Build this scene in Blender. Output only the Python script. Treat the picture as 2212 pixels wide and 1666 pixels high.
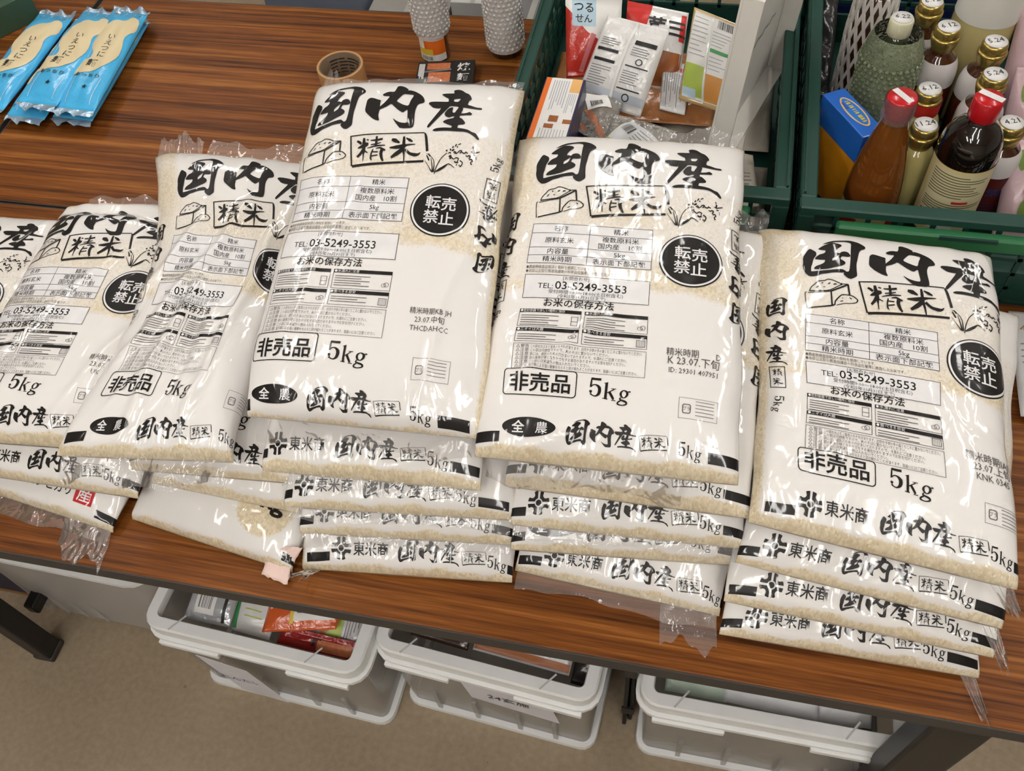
import bpy, bmesh, math, random
import numpy as np
from mathutils import Vector, Matrix
from mathutils.geometry import tessellate_polygon

for _o in list(bpy.data.objects): bpy.data.objects.remove(_o)
SC = bpy.context.scene
COL = SC.collection
random.seed(7)
TZ = 0.70                                   # height of the table tops above the floor

# ------------------------------------------------------------------ camera
cam_d = bpy.data.cameras.new('camera'); cam = bpy.data.objects.new('camera', cam_d); COL.objects.link(cam)
cam_d.sensor_fit = 'HORIZONTAL'; cam_d.sensor_width = 36.0; cam_d.lens = 36.0*1981.92/2212.0
cam_d.clip_start = 0.02; cam_d.clip_end = 60
_R = ((0.97594318, -0.12421802, 0.17917809), (0.20388567, 0.81111269, -0.54820328), (-0.0772369, 0.5715471, 0.81692618))
cam.matrix_world = Matrix(((*_R[0], 0.0), (*_R[1], -0.33629), (*_R[2], 1.03271+TZ), (0, 0, 0, 1)))
SC.camera = cam
SC.cycles.max_bounces = 7; SC.cycles.diffuse_bounces = 3; SC.cycles.glossy_bounces = 3; SC.cycles.transmission_bounces = 6; SC.cycles.transparent_max_bounces = 10
SC.cycles.use_light_tree = False; SC.cycles.caustics_reflective = False; SC.cycles.caustics_refractive = False
# ------------------------------------------------------------------ world, exposure
wd = bpy.data.worlds.new('world'); SC.world = wd; wd.use_nodes = True
wd.node_tree.nodes['Background'].inputs[0].default_value = (0.75, 0.78, 0.85, 1)
wd.node_tree.nodes['Background'].inputs[1].default_value = 0.05
vs = SC.view_settings
vs.view_transform = 'Standard'; vs.look = 'None'; vs.gamma = 1.0; vs.use_curve_mapping = False
vs.exposure = -0.02
LIGHT = dict(strength=17.0, color=(1.0, 0.972, 0.945))
# ceiling lamps: x, y, length along x, length along y
LAMPS = [(-.35, -1.25, .16, 1.2), (-.75, -2.1, .16, 1.2), (.9, -2.2, .16, 1.2), (-1.5, 0.55, 0.16, 1.2), (0.55, -0.9, 0.16, 1.2), (1.25, 1.05, 0.16, 1.2), (-0.2, 1.95, 0.16, 1.2), (-1.5, -1.5, 0.16, 1.2), (-2.2, 2.6, .16, 1.2), (2.2, 2.8, .16, 1.2)]  # first three: unseen lamps added behind the camera to brighten floor and boxes

# ------------------------------------------------------------------ materials
MATS = {}
def nmat(name):
    m = bpy.data.materials.new(name); m.use_nodes = True
    nt = m.node_tree; p = nt.nodes['Principled BSDF']
    return m, nt, p
def lin(c):
    return tuple(((v/255.0)/12.92 if v/255.0 <= 0.04045 else ((v/255.0+0.055)/1.055)**2.4) for v in c)
def M(name, rgb=(200, 200, 200), rough=0.5, metal=0.0, coat=0.0, coat_rough=0.08, spec=0.5, trans=0.0, alpha=1.0, ior=1.45, bump=None, emit=None, var=None, sss=0.0):
    """plain procedural material; rgb is sRGB 0-255; bump=(scale,strength,kind); var=(scale,amount) mottles the colour"""
    if name in MATS: return MATS[name]
    m, nt, p = nmat(name); L = nt.links
    c = lin(rgb)+(1,)
    p.inputs['Base Color'].default_value = c
    p.inputs['Roughness'].default_value = rough; p.inputs['Metallic'].default_value = metal
    p.inputs['Coat Weight'].default_value = coat; p.inputs['Coat Roughness'].default_value = coat_rough
    p.inputs['Specular IOR Level'].default_value = spec; p.inputs['Transmission Weight'].default_value = trans
    p.inputs['Alpha'].default_value = alpha; p.inputs['IOR'].default_value = ior
    tc = nt.nodes.new('ShaderNodeTexCoord')
    if var is None: var = (30, 0.06)
    n = nt.nodes.new('ShaderNodeTexNoise'); n.inputs['Scale'].default_value = var[0]; n.inputs['Detail'].default_value = 3
    L.new(tc.outputs['Object'], n.inputs['Vector'])
    mx = nt.nodes.new('ShaderNodeMix'); mx.data_type = 'RGBA'
    a = var[1]
    mx.inputs[6].default_value = tuple(min(1, v*(1-a)) for v in c[:3])+(1,)
    mx.inputs[7].default_value = tuple(min(1, v*(1+a)) for v in c[:3])+(1,)
    L.new(n.outputs['Fac'], mx.inputs[0]); L.new(mx.outputs[2], p.inputs['Base Color'])
    if bump:
        sc_, st, kind = bump
        if kind == 'voronoi':
            t = nt.nodes.new('ShaderNodeTexVoronoi'); t.feature = 'SMOOTH_F1'; out = t.outputs['Distance']
        else:
            t = nt.nodes.new('ShaderNodeTexNoise'); t.inputs['Detail'].default_value = 4; t.inputs['Distortion'].default_value = 1.0; out = t.outputs['Fac']
        t.inputs['Scale'].default_value = sc_
        L.new(tc.outputs['Object'], t.inputs['Vector'])
        b = nt.nodes.new('ShaderNodeBump'); b.inputs['Strength'].default_value = st; b.inputs['Distance'].default_value = 0.004
        L.new(out, b.inputs['Height']); L.new(b.outputs[0], p.inputs['Normal']); L.new(b.outputs[0], p.inputs['Coat Normal'])
    if emit:
        p.inputs['Emission Color'].default_value = (*emit[0], 1); p.inputs['Emission Strength'].default_value = emit[1]
    MATS[name] = m
    return m
def math_(nt, op, a, b=None, c=None):
    n = nt.nodes.new('ShaderNodeMath'); n.operation = op
    for i, v in enumerate((a, b, c)):
        if v is None: continue
        if isinstance(v, (int, float)): n.inputs[i].default_value = v
        else: nt.links.new(v, n.inputs[i])
    return n.outputs[0]
def film_normal(nt, strength=0.5):
    """creased plastic film: bump from ridged noise in print coordinates, different on every bag"""
    L = nt.links
    uv = nt.nodes.new('ShaderNodeUVMap'); uv.uv_map = 'UVMap'
    oi = nt.nodes.new('ShaderNodeAttribute'); oi.attribute_type = 'OBJECT'; oi.attribute_name = 'seed'
    ad = nt.nodes.new('ShaderNodeVectorMath'); ad.operation = 'ADD'; L.new(uv.outputs[0], ad.inputs[0])
    cb = nt.nodes.new('ShaderNodeCombineXYZ'); L.new(oi.outputs['Fac'], cb.inputs[0]); L.new(oi.outputs['Fac'], cb.inputs[2]); L.new(cb.outputs[0], ad.inputs[1])
    def ridge(scale, dist, pw, stretch):
        mp = nt.nodes.new('ShaderNodeMapping'); L.new(ad.outputs[0], mp.inputs['Vector'])
        mp.inputs['Scale'].default_value = stretch; mp.inputs['Rotation'].default_value = (0, 0, 0.6)
        n = nt.nodes.new('ShaderNodeTexNoise'); n.inputs['Scale'].default_value = scale; n.inputs['Detail'].default_value = 2.0
        n.inputs['Distortion'].default_value = dist; L.new(mp.outputs[0], n.inputs['Vector'])
        r = math_(nt, 'ABSOLUTE', math_(nt, 'SUBTRACT', n.outputs['Fac'], 0.5))
        r = math_(nt, 'SUBTRACT', 1.0, math_(nt, 'MULTIPLY', r, 3.2))
        r = math_(nt, 'MAXIMUM', r, 0.0)
        return math_(nt, 'POWER', r, pw)
    big = ridge(9, 0.6, 3.0, (1, 0.6, 1))
    mid = ridge(26, 0.8, 2.0, (1, 0.55, 1))
    n3 = nt.nodes.new('ShaderNodeTexNoise'); n3.inputs['Scale'].default_value = 55; n3.inputs['Detail'].default_value = 2; L.new(ad.outputs[0], n3.inputs['Vector'])
    h = math_(nt, 'ADD', math_(nt, 'MULTIPLY', big, 1.1), math_(nt, 'MULTIPLY', mid, 0.22))
    h = math_(nt, 'ADD', h, math_(nt, 'MULTIPLY', n3.outputs['Fac'], 0.12))
    b = nt.nodes.new('ShaderNodeBump'); b.inputs['Strength'].default_value = strength; b.inputs['Distance'].default_value = 0.0035
    L.new(h, b.inputs['Height'])
    return b.outputs[0], ad.outputs[0]
def bag_material():
    m, nt, p = nmat('rice_bag_film'); L = nt.links
    nrm, vec = film_normal(nt, 0.55)
    # rice grains seen through the clear film
    mp = nt.nodes.new('ShaderNodeMapping'); mp.inputs['Scale'].default_value = (400, 320, 380); L.new(vec, mp.inputs['Vector'])
    vo = nt.nodes.new('ShaderNodeTexVoronoi'); vo.inputs['Scale'].default_value = 1.0; L.new(mp.outputs[0], vo.inputs['Vector'])
    vd = nt.nodes.new('ShaderNodeTexNoise'); vd.inputs['Scale'].default_value = 14; vd.inputs['Detail'].default_value = 2; L.new(vec, vd.inputs['Vector'])
    rmp = nt.nodes.new('ShaderNodeValToRGB')
    rmp.color_ramp.elements[0].position = 0.0; rmp.color_ramp.elements[0].color = (*lin((198, 178, 140)), 1)
    rmp.color_ramp.elements[1].position = 1.0; rmp.color_ramp.elements[1].color = (*lin((240, 228, 202)), 1)
    sp = nt.nodes.new('ShaderNodeSeparateColor'); L.new(vo.outputs['Color'], sp.inputs[0])
    f = math_(nt, 'ADD', math_(nt, 'MULTIPLY', sp.outputs[0], 0.55), math_(nt, 'MULTIPLY', vd.outputs['Fac'], 0.5))
    L.new(f, rmp.inputs[0])
    at = nt.nodes.new('ShaderNodeAttribute'); at.attribute_name = 'white'
    # the white print ends in a fine dotted fade
    dn = nt.nodes.new('ShaderNodeTexNoise'); dn.inputs['Scale'].default_value = 420; dn.inputs['Detail'].default_value = 1; L.new(vec, dn.inputs['Vector'])
    w = math_(nt, 'ADD', at.outputs['Fac'], math_(nt, 'MULTIPLY', math_(nt, 'SUBTRACT', dn.outputs['Fac'], 0.5), 0.7))
    w = math_(nt, 'MULTIPLY_ADD', math_(nt, 'SUBTRACT', w, 0.5), 1.8, 0.5)
    w = math_(nt, 'MINIMUM', math_(nt, 'MAXIMUM', w, 0.0), 1.0)
    mx = nt.nodes.new('ShaderNodeMix'); mx.data_type = 'RGBA'
    L.new(w, mx.inputs[0]); L.new(rmp.outputs[0], mx.inputs[6]); mx.inputs[7].default_value = (*lin((234, 230, 226)), 1)
    L.new(mx.outputs[2], p.inputs['Base Color'])
    b2 = nt.nodes.new('ShaderNodeBump'); b2.inputs['Distance'].default_value = 0.0012; b2.invert = True
    L.new(math_(nt, 'MULTIPLY', math_(nt, 'SUBTRACT', 1.0, w), 0.5), b2.inputs['Strength']); L.new(vo.outputs['Distance'], b2.inputs['Height'])
    n2 = nt.nodes.new('ShaderNodeBump'); n2.inputs['Strength'].default_value = 0.0
    L.new(b2.outputs[0], p.inputs['Normal'])
    p.inputs['Roughness'].default_value = 0.5; p.inputs['Specular IOR Level'].default_value = 0.25
    p.inputs['Coat Weight'].default_value = 0.9; p.inputs['Coat Roughness'].default_value = 0.07; p.inputs['Coat IOR'].default_value = 1.5
    L.new(nrm, p.inputs['Coat Normal'])
    return m
def ink_material(name, rgb, rough=0.45):
    m, nt, p = nmat(name); L = nt.links
    nrm, vec = film_normal(nt, 0.55)
    n = nt.nodes.new('ShaderNodeTexNoise'); n.inputs['Scale'].default_value = 60; L.new(vec, n.inputs['Vector'])
    mx = nt.nodes.new('ShaderNodeMix'); mx.data_type = 'RGBA'; c = lin(rgb)
    mx.inputs[6].default_value = tuple(v*0.9 for v in c)+(1,); mx.inputs[7].default_value = tuple(min(1, v*1.1) for v in c)+(1,)
    L.new(n.outputs['Fac'], mx.inputs[0]); L.new(mx.outputs[2], p.inputs['Base Color'])
    p.inputs['Roughness'].default_value = rough; p.inputs['Specular IOR Level'].default_value = 0.2
    p.inputs['Coat Weight'].default_value = 0.9; p.inputs['Coat Roughness'].default_value = 0.07
    L.new(nrm, p.inputs['Coat Normal'])
    MATS[name] = m
    return m
def clear_film(name, rgb=(225, 222, 220), body=0.16, gloss=0.35, bump=(24, 0.6), rough=0.06):
    """thin clear plastic: mostly see-through, with a milky part and a glossy skin"""
    if name in MATS: return MATS[name]
    m = bpy.data.materials.new(name); m.use_nodes = True; nt = m.node_tree; L = nt.links
    nt.nodes.remove(nt.nodes['Principled BSDF']); out = nt.nodes['Material Output']
    tr = nt.nodes.new('ShaderNodeBsdfTransparent'); tr.inputs[0].default_value = (0.97, 0.97, 0.97, 1)
    df = nt.nodes.new('ShaderNodeBsdfDiffuse'); df.inputs[0].default_value = (*lin(rgb), 1)
    gl = nt.nodes.new('ShaderNodeBsdfGlossy'); gl.inputs['Roughness'].default_value = rough
    tc = nt.nodes.new('ShaderNodeTexCoord'); no = nt.nodes.new('ShaderNodeTexNoise'); no.inputs['Scale'].default_value = bump[0]; no.inputs['Detail'].default_value = 2; no.inputs['Distortion'].default_value = 1.2
    L.new(tc.outputs['Object'], no.inputs['Vector'])
    b = nt.nodes.new('ShaderNodeBump'); b.inputs['Strength'].default_value = bump[1]; b.inputs['Distance'].default_value = 0.01; L.new(no.outputs['Fac'], b.inputs['Height'])
    L.new(b.outputs[0], gl.inputs['Normal'])
    m1 = nt.nodes.new('ShaderNodeMixShader'); m1.inputs[0].default_value = body; L.new(tr.outputs[0], m1.inputs[1]); L.new(df.outputs[0], m1.inputs[2])
    fr = nt.nodes.new('ShaderNodeFresnel'); fr.inputs[0].default_value = 1.5; L.new(b.outputs[0], fr.inputs['Normal'])
    fac = math_(nt, 'MULTIPLY_ADD', fr.outputs[0], gloss*2.0, 0.02)
    m2 = nt.nodes.new('ShaderNodeMixShader'); L.new(fac, m2.inputs[0]); L.new(m1.outputs[0], m2.inputs[1]); L.new(gl.outputs[0], m2.inputs[2])
    L.new(m2.outputs[0], out.inputs[0]); MATS[name] = m
    return m
def wood_material():
    m, nt, p = nmat('brown_wood_laminate'); L = nt.links
    tc = nt.nodes.new('ShaderNodeTexCoord')
    def noise(scale, sx, sy, det=3, dist=0.0):
        mp = nt.nodes.new('ShaderNodeMapping'); mp.inputs['Scale'].default_value = (sx, sy, 1); L.new(tc.outputs['Object'], mp.inputs['Vector'])
        n = nt.nodes.new('ShaderNodeTexNoise'); n.inputs['Scale'].default_value = scale; n.inputs['Detail'].default_value = det; n.inputs['Distortion'].default_value = dist
        L.new(mp.outputs[0], n.inputs['Vector']); return n.outputs['Fac']
    a = noise(1.0, .9, 30, 3, 0.3); b = noise(1.0, 2.4, 150, 4, 0.25); c = noise(1.0, 16, 520, 2)
    f = math_(nt, 'ADD', math_(nt, 'MULTIPLY', a, 0.42), math_(nt, 'MULTIPLY', b, 0.46))
    f = math_(nt, 'ADD', f, math_(nt, 'MULTIPLY', c, 0.22))
    r = nt.nodes.new('ShaderNodeValToRGB'); e = r.color_ramp.elements
    e[0].position = 0.40; e[0].color = (*lin((54, 24, 6)), 1)
    e[1].position = 0.68; e[1].color = (*lin((160, 102, 46)), 1)
    k = e.new(0.5); k.color = (*lin((104, 57, 19)), 1)
    k = e.new(0.58); k.color = (*lin((128, 74, 27)), 1)
    L.new(f, r.inputs[0]); L.new(r.outputs[0], p.inputs['Base Color'])
    p.inputs['Roughness'].default_value = 0.46; p.inputs['Specular IOR Level'].default_value = 0.2
    bp = nt.nodes.new('ShaderNodeBump'); bp.inputs['Strength'].default_value = 0.08; bp.inputs['Distance'].default_value = 0.001; L.new(c, bp.inputs['Height']); L.new(bp.outputs[0], p.inputs['Normal'])
    return m
def floor_material():
    m, nt, p = nmat('beige_floor_sheet'); L = nt.links
    tc = nt.nodes.new('ShaderNodeTexCoord')
    n1 = nt.nodes.new('ShaderNodeTexNoise'); n1.inputs['Scale'].default_value = 3.0; n1.inputs['Detail'].default_value = 4; L.new(tc.outputs['Object'], n1.inputs['Vector'])
    n2 = nt.nodes.new('ShaderNodeTexNoise'); n2.inputs['Scale'].default_value = 90; n2.inputs['Detail'].default_value = 3; L.new(tc.outputs['Object'], n2.inputs['Vector'])
    n3 = nt.nodes.new('ShaderNodeTexVoronoi'); n3.inputs['Scale'].default_value = 7; L.new(tc.outputs['Object'], n3.inputs['Vector'])
    sp = math_(nt, 'LESS_THAN', n3.outputs['Distance'], 0.025)
    f = math_(nt, 'ADD', math_(nt, 'MULTIPLY', n1.outputs['Fac'], 0.6), math_(nt, 'MULTIPLY', n2.outputs['Fac'], 0.4))
    f = math_(nt, 'SUBTRACT', f, math_(nt, 'MULTIPLY', sp, 0.25))
    r = nt.nodes.new('ShaderNodeValToRGB'); e = r.color_ramp.elements
    e[0].position = 0.25; e[0].color = (*lin((130, 114, 93)), 1); e[1].position = 0.72; e[1].color = (*lin((172, 154, 129)), 1)
    L.new(f, r.inputs[0]); L.new(r.outputs[0], p.inputs['Base Color']); p.inputs['Roughness'].default_value = 0.55; p.inputs['Specular IOR Level'].default_value = 0.3
    return m
WOOD = wood_material(); FLOOR = floor_material(); BAGM = bag_material()
INK = ink_material('black_bag_ink', (20, 17, 16)); INKW = ink_material('white_bag_ink', (232, 230, 230)); INKG = ink_material('grey_bag_ink', (92, 88, 86)); INKR = ink_material('red_bag_ink', (196, 40, 44))
FILM = clear_film('clear_bag_film')
SOFTFILM = clear_film('clear_wrinkled_film', body=0.12, gloss=0.5, bump=(40, 0.9))

# ------------------------------------------------------------------ scene helpers
def link(o, parent=None):
    COL.objects.link(o)
    if parent is not None: o.parent = parent
    return o
def thing(name, label, cat, loc=(0, 0, 0), rz=0.0, group=None):
    o = bpy.data.objects.new(name, None); link(o); o.empty_display_size = 0.03
    o.location = loc; o.rotation_euler = (0, 0, rz); o['label'] = label; o['category'] = cat
    if group: o['group'] = group
    return o
def tag(o, label, cat, group=None):
    o['label'] = label; o['category'] = cat
    if group: o['group'] = group
    return o
def mesh_obj(name, verts, faces, mat, parent=None, smooth=False, label=None):
    me = bpy.data.meshes.new(name); me.from_pydata([tuple(map(float, v)) for v in verts], [], [tuple(f) for f in faces]); me.update()
    if smooth: me.shade_smooth()
    if mat is not None: me.materials.append(mat)
    o = bpy.data.objects.new(name, me); link(o, parent)
    if label: o['label'] = label
    return o
def bm_obj(name, bm, mat, parent=None, smooth=False, label=None):
    me = bpy.data.meshes.new(name); bm.to_mesh(me); bm.free()
    if smooth: me.shade_smooth()
    if mat is not None: me.materials.append(mat)
    o = bpy.data.objects.new(name, me); link(o, parent)
    if label: o['label'] = label
    return o
def struct(o):
    o['kind'] = 'structure'; return o
def bm_box(bm, x0, y0, z0, x1, y1, z1, bev=0.0, seg=2, mtx=None):
    r = bmesh.ops.create_cube(bm, size=1.0); vs_ = r['verts']
    for v in vs_:
        v.co = Vector(((x0+x1)/2+v.co.x*(x1-x0), (y0+y1)/2+v.co.y*(y1-y0), (z0+z1)/2+v.co.z*(z1-z0)))
    if bev:
        es = list({e for v in vs_ for e in v.link_edges})
        r2 = bmesh.ops.bevel(bm, geom=es, offset=bev, segments=seg, affect='EDGES', profile=0.5)
        vs_ = list({v for f in r2['faces'] for v in f.verts} | {v for v in vs_ if v.is_valid})
    if mtx is not None:
        for v in vs_: v.co = mtx @ v.co
    return vs_
def box(name, a, b, mat, parent=None, bev=0.0, label=None, mtx=None):
    bm = bmesh.new(); bm_box(bm, *a, *b, bev=bev, mtx=mtx)
    return bm_obj(name, bm, mat, parent, False, label)
def lathe(name, prof, mat, parent=None, seg=32, center=(0, 0), cap=True, label=None):
    verts = []; faces = []
    n = len(prof)
    for (r, z) in prof:
        for k in range(seg):
            a = 2*math.pi*k/seg; verts.append((center[0]+r*math.cos(a), center[1]+r*math.sin(a), z))
    for i in range(n-1):
        for k in range(seg):
            k2 = (k+1) % seg; faces.append((i*seg+k, i*seg+k2, (i+1)*seg+k2, (i+1)*seg+k))
    if cap:
        if prof[0][0] > 1e-6: faces.append(tuple(reversed(range(seg))))
        if prof[-1][0] > 1e-6: faces.append(tuple(range((n-1)*seg, n*seg)))
    o = mesh_obj(name, verts, faces, mat, parent, True, label)
    return o
def autosmooth(o, ang=40):
    me = o.data; me.shade_smooth()
    bm = bmesh.new(); bm.from_mesh(me)
    for e in bm.edges:
        if len(e.link_faces) == 2 and e.calc_face_angle(0) > math.radians(ang): e.smooth = False
    bm.to_mesh(me); bm.free(); return o
def ortho(fwd, up=(0, 0, 1), loc=(0, 0, 0)):
    """matrix with local y = fwd, local z near up"""
    y = Vector(fwd).normalized(); x = y.cross(Vector(up)).normalized(); z = x.cross(y)
    return Matrix(((x.x, y.x, z.x, loc[0]), (x.y, y.y, z.y, loc[1]), (x.z, y.z, z.z, loc[2]), (0, 0, 0, 1)))

# ------------------------------------------------------------------ flat print: triangles in print coordinates
def tess(rings):
    flat = [p for r in rings for p in r]
    tr = tessellate_polygon([[Vector((p[0], p[1], 0)) for p in r] for r in rings])
    a = np.array(flat, float)
    return a[np.array(tr, int)] if len(tr) else np.zeros((0, 3, 2))
def chaikin(r):
    r = np.array(r, float); q = np.roll(r, -1, 0)
    out = np.empty((len(r)*2, 2)); out[0::2] = r*0.78+q*0.22; out[1::2] = r*0.22+q*0.78
    return [tuple(p) for p in out]
def swell(r, d, hole=False):
    """move an outline outwards by d"""
    r = np.array(r, float); a = np.roll(r, 1, 0); b = np.roll(r, -1, 0); t = b-a; n = np.stack([t[:, 1], -t[:, 0]], 1); n /= np.linalg.norm(n, axis=1)[:, None]+1e-9
    area = np.sum(r[:, 0]*b[:, 1]-b[:, 0]*r[:, 1])
    s = (1 if area > 0 else -1)*(-1 if hole else 1)
    return [tuple(p) for p in r+n*d*s]
GT = {}
def glyph(k):
    """triangles of a traced glyph, height 1, origin lower left"""
    if k in GT: return GT[k]
    tris = []
    for it in GLY[k].split(';'):
        rings = [[tuple(int(c)/999.0 for c in p.split(',')) for p in r.split(' ')] for r in it[1:].split('|')]
        if it[0] == 'P': tris.append(tess([chaikin(swell(r, .010, i > 0)) for i, r in enumerate(rings)]))
        else:
            p = np.array(rings[0]); L_, R_ = p[0::2], p[1::2]; c_ = (L_+R_)/2; w_ = {'five': 1.2, 'ricebox': 1.7, 'wheat': 1.35, 'gbox': 1.15}.get(k, 1.12); L_ = c_+(L_-c_)*w_; R_ = c_+(R_-c_)*w_
            for i in range(len(L_)-1):
                tris.append(np.array([[L_[i], R_[i], R_[i+1]], [L_[i], R_[i+1], L_[i+1]]]))
    GT[k] = np.concatenate(tris); return GT[k]
def place(t, x, y, h=1.0, sx=1.0, rot=0.0, center=False):
    t = np.array(t)*(h*sx, h)
    if center: t = t-(t.reshape(-1, 2).min(0)+t.reshape(-1, 2).max(0))/2
    if rot:
        c, s = math.cos(rot), math.sin(rot); t = np.stack([t[..., 0]*c-t[..., 1]*s, t[..., 0]*s+t[..., 1]*c], -1)
    return t+(x, y)
def rect(x0, y0, x1, y1):
    return np.array([[(x0, y0), (x1, y0), (x1, y1)], [(x0, y0), (x1, y1), (x0, y1)]], float)
def quad(a, b, c, d): return np.array([[a, b, c], [a, c, d]], float)
def line(pts, w):
    out = []
    for a, b in zip(pts[:-1], pts[1:]):
        a = np.array(a, float); b = np.array(b, float); d = b-a; n = np.array((-d[1], d[0]))/(np.linalg.norm(d)+1e-9)*w/2; e = d/(np.linalg.norm(d)+1e-9)*w/2
        out.append(quad(a-e+n, a-e-n, b+e-n, b+e+n))
    return np.concatenate(out)
def frame(x0, y0, x1, y1, w, r=0.0):
    if r <= 0: return line([(x0, y0), (x1, y0), (x1, y1), (x0, y1), (x0, y0)], w)
    pts = []
    for cx, cy, a0 in ((x1-r, y0+r, -90), (x1-r, y1-r, 0), (x0+r, y1-r, 90), (x0+r, y0+r, 180)):
        for k in range(5): a = math.radians(a0+k*22.5); pts.append((cx+r*math.cos(a), cy+r*math.sin(a)))
    return line(pts+[pts[0]], w)
def ellipse(cx, cy, rx, ry, seg=48, hole=0.0):
    out = []; rings = [hole, (hole+1)/2, 1.0] if hole else [0.0, 0.33, 0.66, 1.0]
    for a, b in zip(rings[:-1], rings[1:]):
        for k in range(seg):
            t0, t1 = 2*math.pi*k/seg, 2*math.pi*(k+1)/seg
            p = lambda r, t: (cx+rx*r*math.cos(t), cy+ry*r*math.sin(t))
            out.append(quad(p(a, t0), p(b, t0), p(b, t1), p(a, t1)))
    return np.concatenate(out)
TX = {}
def text(body, size, x=0, y=0, align='L', bold=0.0, res=2, sx=1.0, rot=0.0, vertical=False):
    """triangles of a line of type (Blender's own font)"""
    key = (body, round(bold, 4), res, vertical)
    if key not in TX:
        cu = bpy.data.curves.new('type', 'FONT'); cu.body = '\n'.join(body) if vertical else body; cu.size = 1.0; cu.resolution_u = res; cu.offset = bold; cu.fill_mode = 'FRONT'
        if vertical: cu.space_line = 1.0; cu.align_x = 'CENTER'
        ob = bpy.data.objects.new('type', cu); COL.objects.link(ob); bpy.context.view_layer.update()
        me = ob.to_mesh(); me.calc_loop_triangles()
        co = np.empty(len(me.vertices)*3, 'f'); me.vertices.foreach_get('co', co); co = co.reshape(-1, 3)[:, :2]
        ix = np.empty(len(me.loop_triangles)*3, 'i'); me.loop_triangles.foreach_get('vertices', ix)
        t = co[ix.reshape(-1, 3)].astype(float) if len(ix) else np.zeros((0, 3, 2))
        ob.to_mesh_clear(); bpy.data.objects.remove(ob); bpy.data.curves.remove(cu)
        TX[key] = t
    t = TX[key]
    if not len(t): return t
    mn, mxx = t.reshape(-1, 2).min(0), t.reshape(-1, 2).max(0)
    w = mxx[0]-mn[0]
    dx = {'L': -mn[0], 'C': -(mn[0]+mxx[0])/2, 'R': -mxx[0]}[align]
    t = (t+(dx, 0))*(size*sx, size)
    if rot:
        c, s = math.cos(rot), math.sin(rot); t = np.stack([t[..., 0]*c-t[..., 1]*s, t[..., 0]*s+t[..., 1]*c], -1)
    return t+(x, y)
def fit_text(body, x0, x1, y, size, bold=0.0, res=1):
    """type squeezed or stretched to run from x0 to x1"""
    t = text(body, size, 0, 0, 'L', bold, res); w = t.reshape(-1, 2)[:, 0].max() if len(t) else 1
    return t*((x1-x0)/w, 1)+(x0, y)
def subdivide(t, maxlen):
    t = np.asarray(t, float)
    for _ in range(7):
        e = np.linalg.norm(t-np.roll(t, -1, 1), axis=2).max(1); big = e > maxlen
        if not big.any(): break
        b = t[big]; m = (b+np.roll(b, -1, 1))/2
        n = np.concatenate([np.stack([b[:, 0], m[:, 0], m[:, 2]], 1), np.stack([m[:, 0], b[:, 1], m[:, 1]], 1), np.stack([m[:, 2], m[:, 1], b[:, 2]], 1), m])
        t = np.concatenate([t[~big], n])
    return t
class Patch:
    """a surface grid P[row, col] with metric coordinates X per column and Y per row"""
    def __init__(s, P, X, Y):
        s.P = P; s.X = np.asarray(X); s.Y = np.asarray(Y)
        du = np.gradient(P, axis=1); dv = np.gradient(P, axis=0); n = np.cross(du, dv); n /= np.linalg.norm(n, axis=2)[..., None]+1e-12
        s.N = n
    def at(s, q, off):
        c = np.interp(q[:, 0], s.X, np.arange(len(s.X))); r = np.interp(q[:, 1], s.Y, np.arange(len(s.Y)))
        c0 = np.clip(c.astype(int), 0, len(s.X)-2); r0 = np.clip(r.astype(int), 0, len(s.Y)-2); fc = (c-c0)[:, None]; fr = (r-r0)[:, None]
        def bl(A): return A[r0, c0]*(1-fc)*(1-fr)+A[r0, c0+1]*fc*(1-fr)+A[r0+1, c0]*(1-fc)*fr+A[r0+1, c0+1]*fc*fr
        n = bl(s.N); n /= np.linalg.norm(n, axis=1)[:, None]+1e-12
        return bl(s.P)+n*off, n
def decal(name, tris, patch, mat, parent, off=0.0004, origin=(0, 0, 0), maxlen=0.006, label=None, seed=0.0):
    if isinstance(tris, list): tris = np.concatenate([t for t in tris if len(t)])
    t = subdivide(tris, maxlen)
    a = t[:, 1]-t[:, 0]; b = t[:, 2]-t[:, 0]; flip = (a[:, 0]*b[:, 1]-a[:, 1]*b[:, 0]) < 0
    t[flip] = t[flip][:, ::-1]
    q, inv = np.unique(np.round(t.reshape(-1, 2), 6), axis=0, return_inverse=True); f = inv.reshape(-1, 3)
    ok = (f[:, 0] != f[:, 1]) & (f[:, 1] != f[:, 2]) & (f[:, 0] != f[:, 2]); f = f[ok]
    p, n = patch.at(q, off); p = p-np.array(origin)
    me = bpy.data.meshes.new(name); me.vertices.add(len(p)); me.vertices.foreach_set('co', p.astype('f').ravel())
    me.loops.add(len(f)*3); me.loops.foreach_set('vertex_index', f.ravel().astype('i')); me.polygons.add(len(f)); me.polygons.foreach_set('loop_start', np.arange(0, len(f)*3, 3, dtype='i'))
    uv = me.uv_layers.new(name='UVMap'); uv.data.foreach_set('uv', q[f.ravel()].astype('f').ravel())
    me.update(); me.shade_smooth(); me.materials.append(mat)
    me.normals_split_custom_set_from_vertices([tuple(v) for v in n])
    o = bpy.data.objects.new(name, me); link(o, parent); o['seed'] = float(seed)
    if 'small_print' in name: o['kind'] = 'stuff'
    if label: o['label'] = label
    return o
def plane_patch(origin, ux, uy, w, h, nx=2, ny=2):
    """flat patch: corner origin, unit axes ux, uy, size w x h (metric coordinates from the corner)"""
    xs = np.linspace(0, w, nx); ys = np.linspace(0, h, ny); o = np.array(origin, float); ux = np.array(ux, float); uy = np.array(uy, float)
    P = o+xs[None, :, None]*ux+ys[:, None, None]*uy
    return Patch(P, xs, ys)
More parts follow.
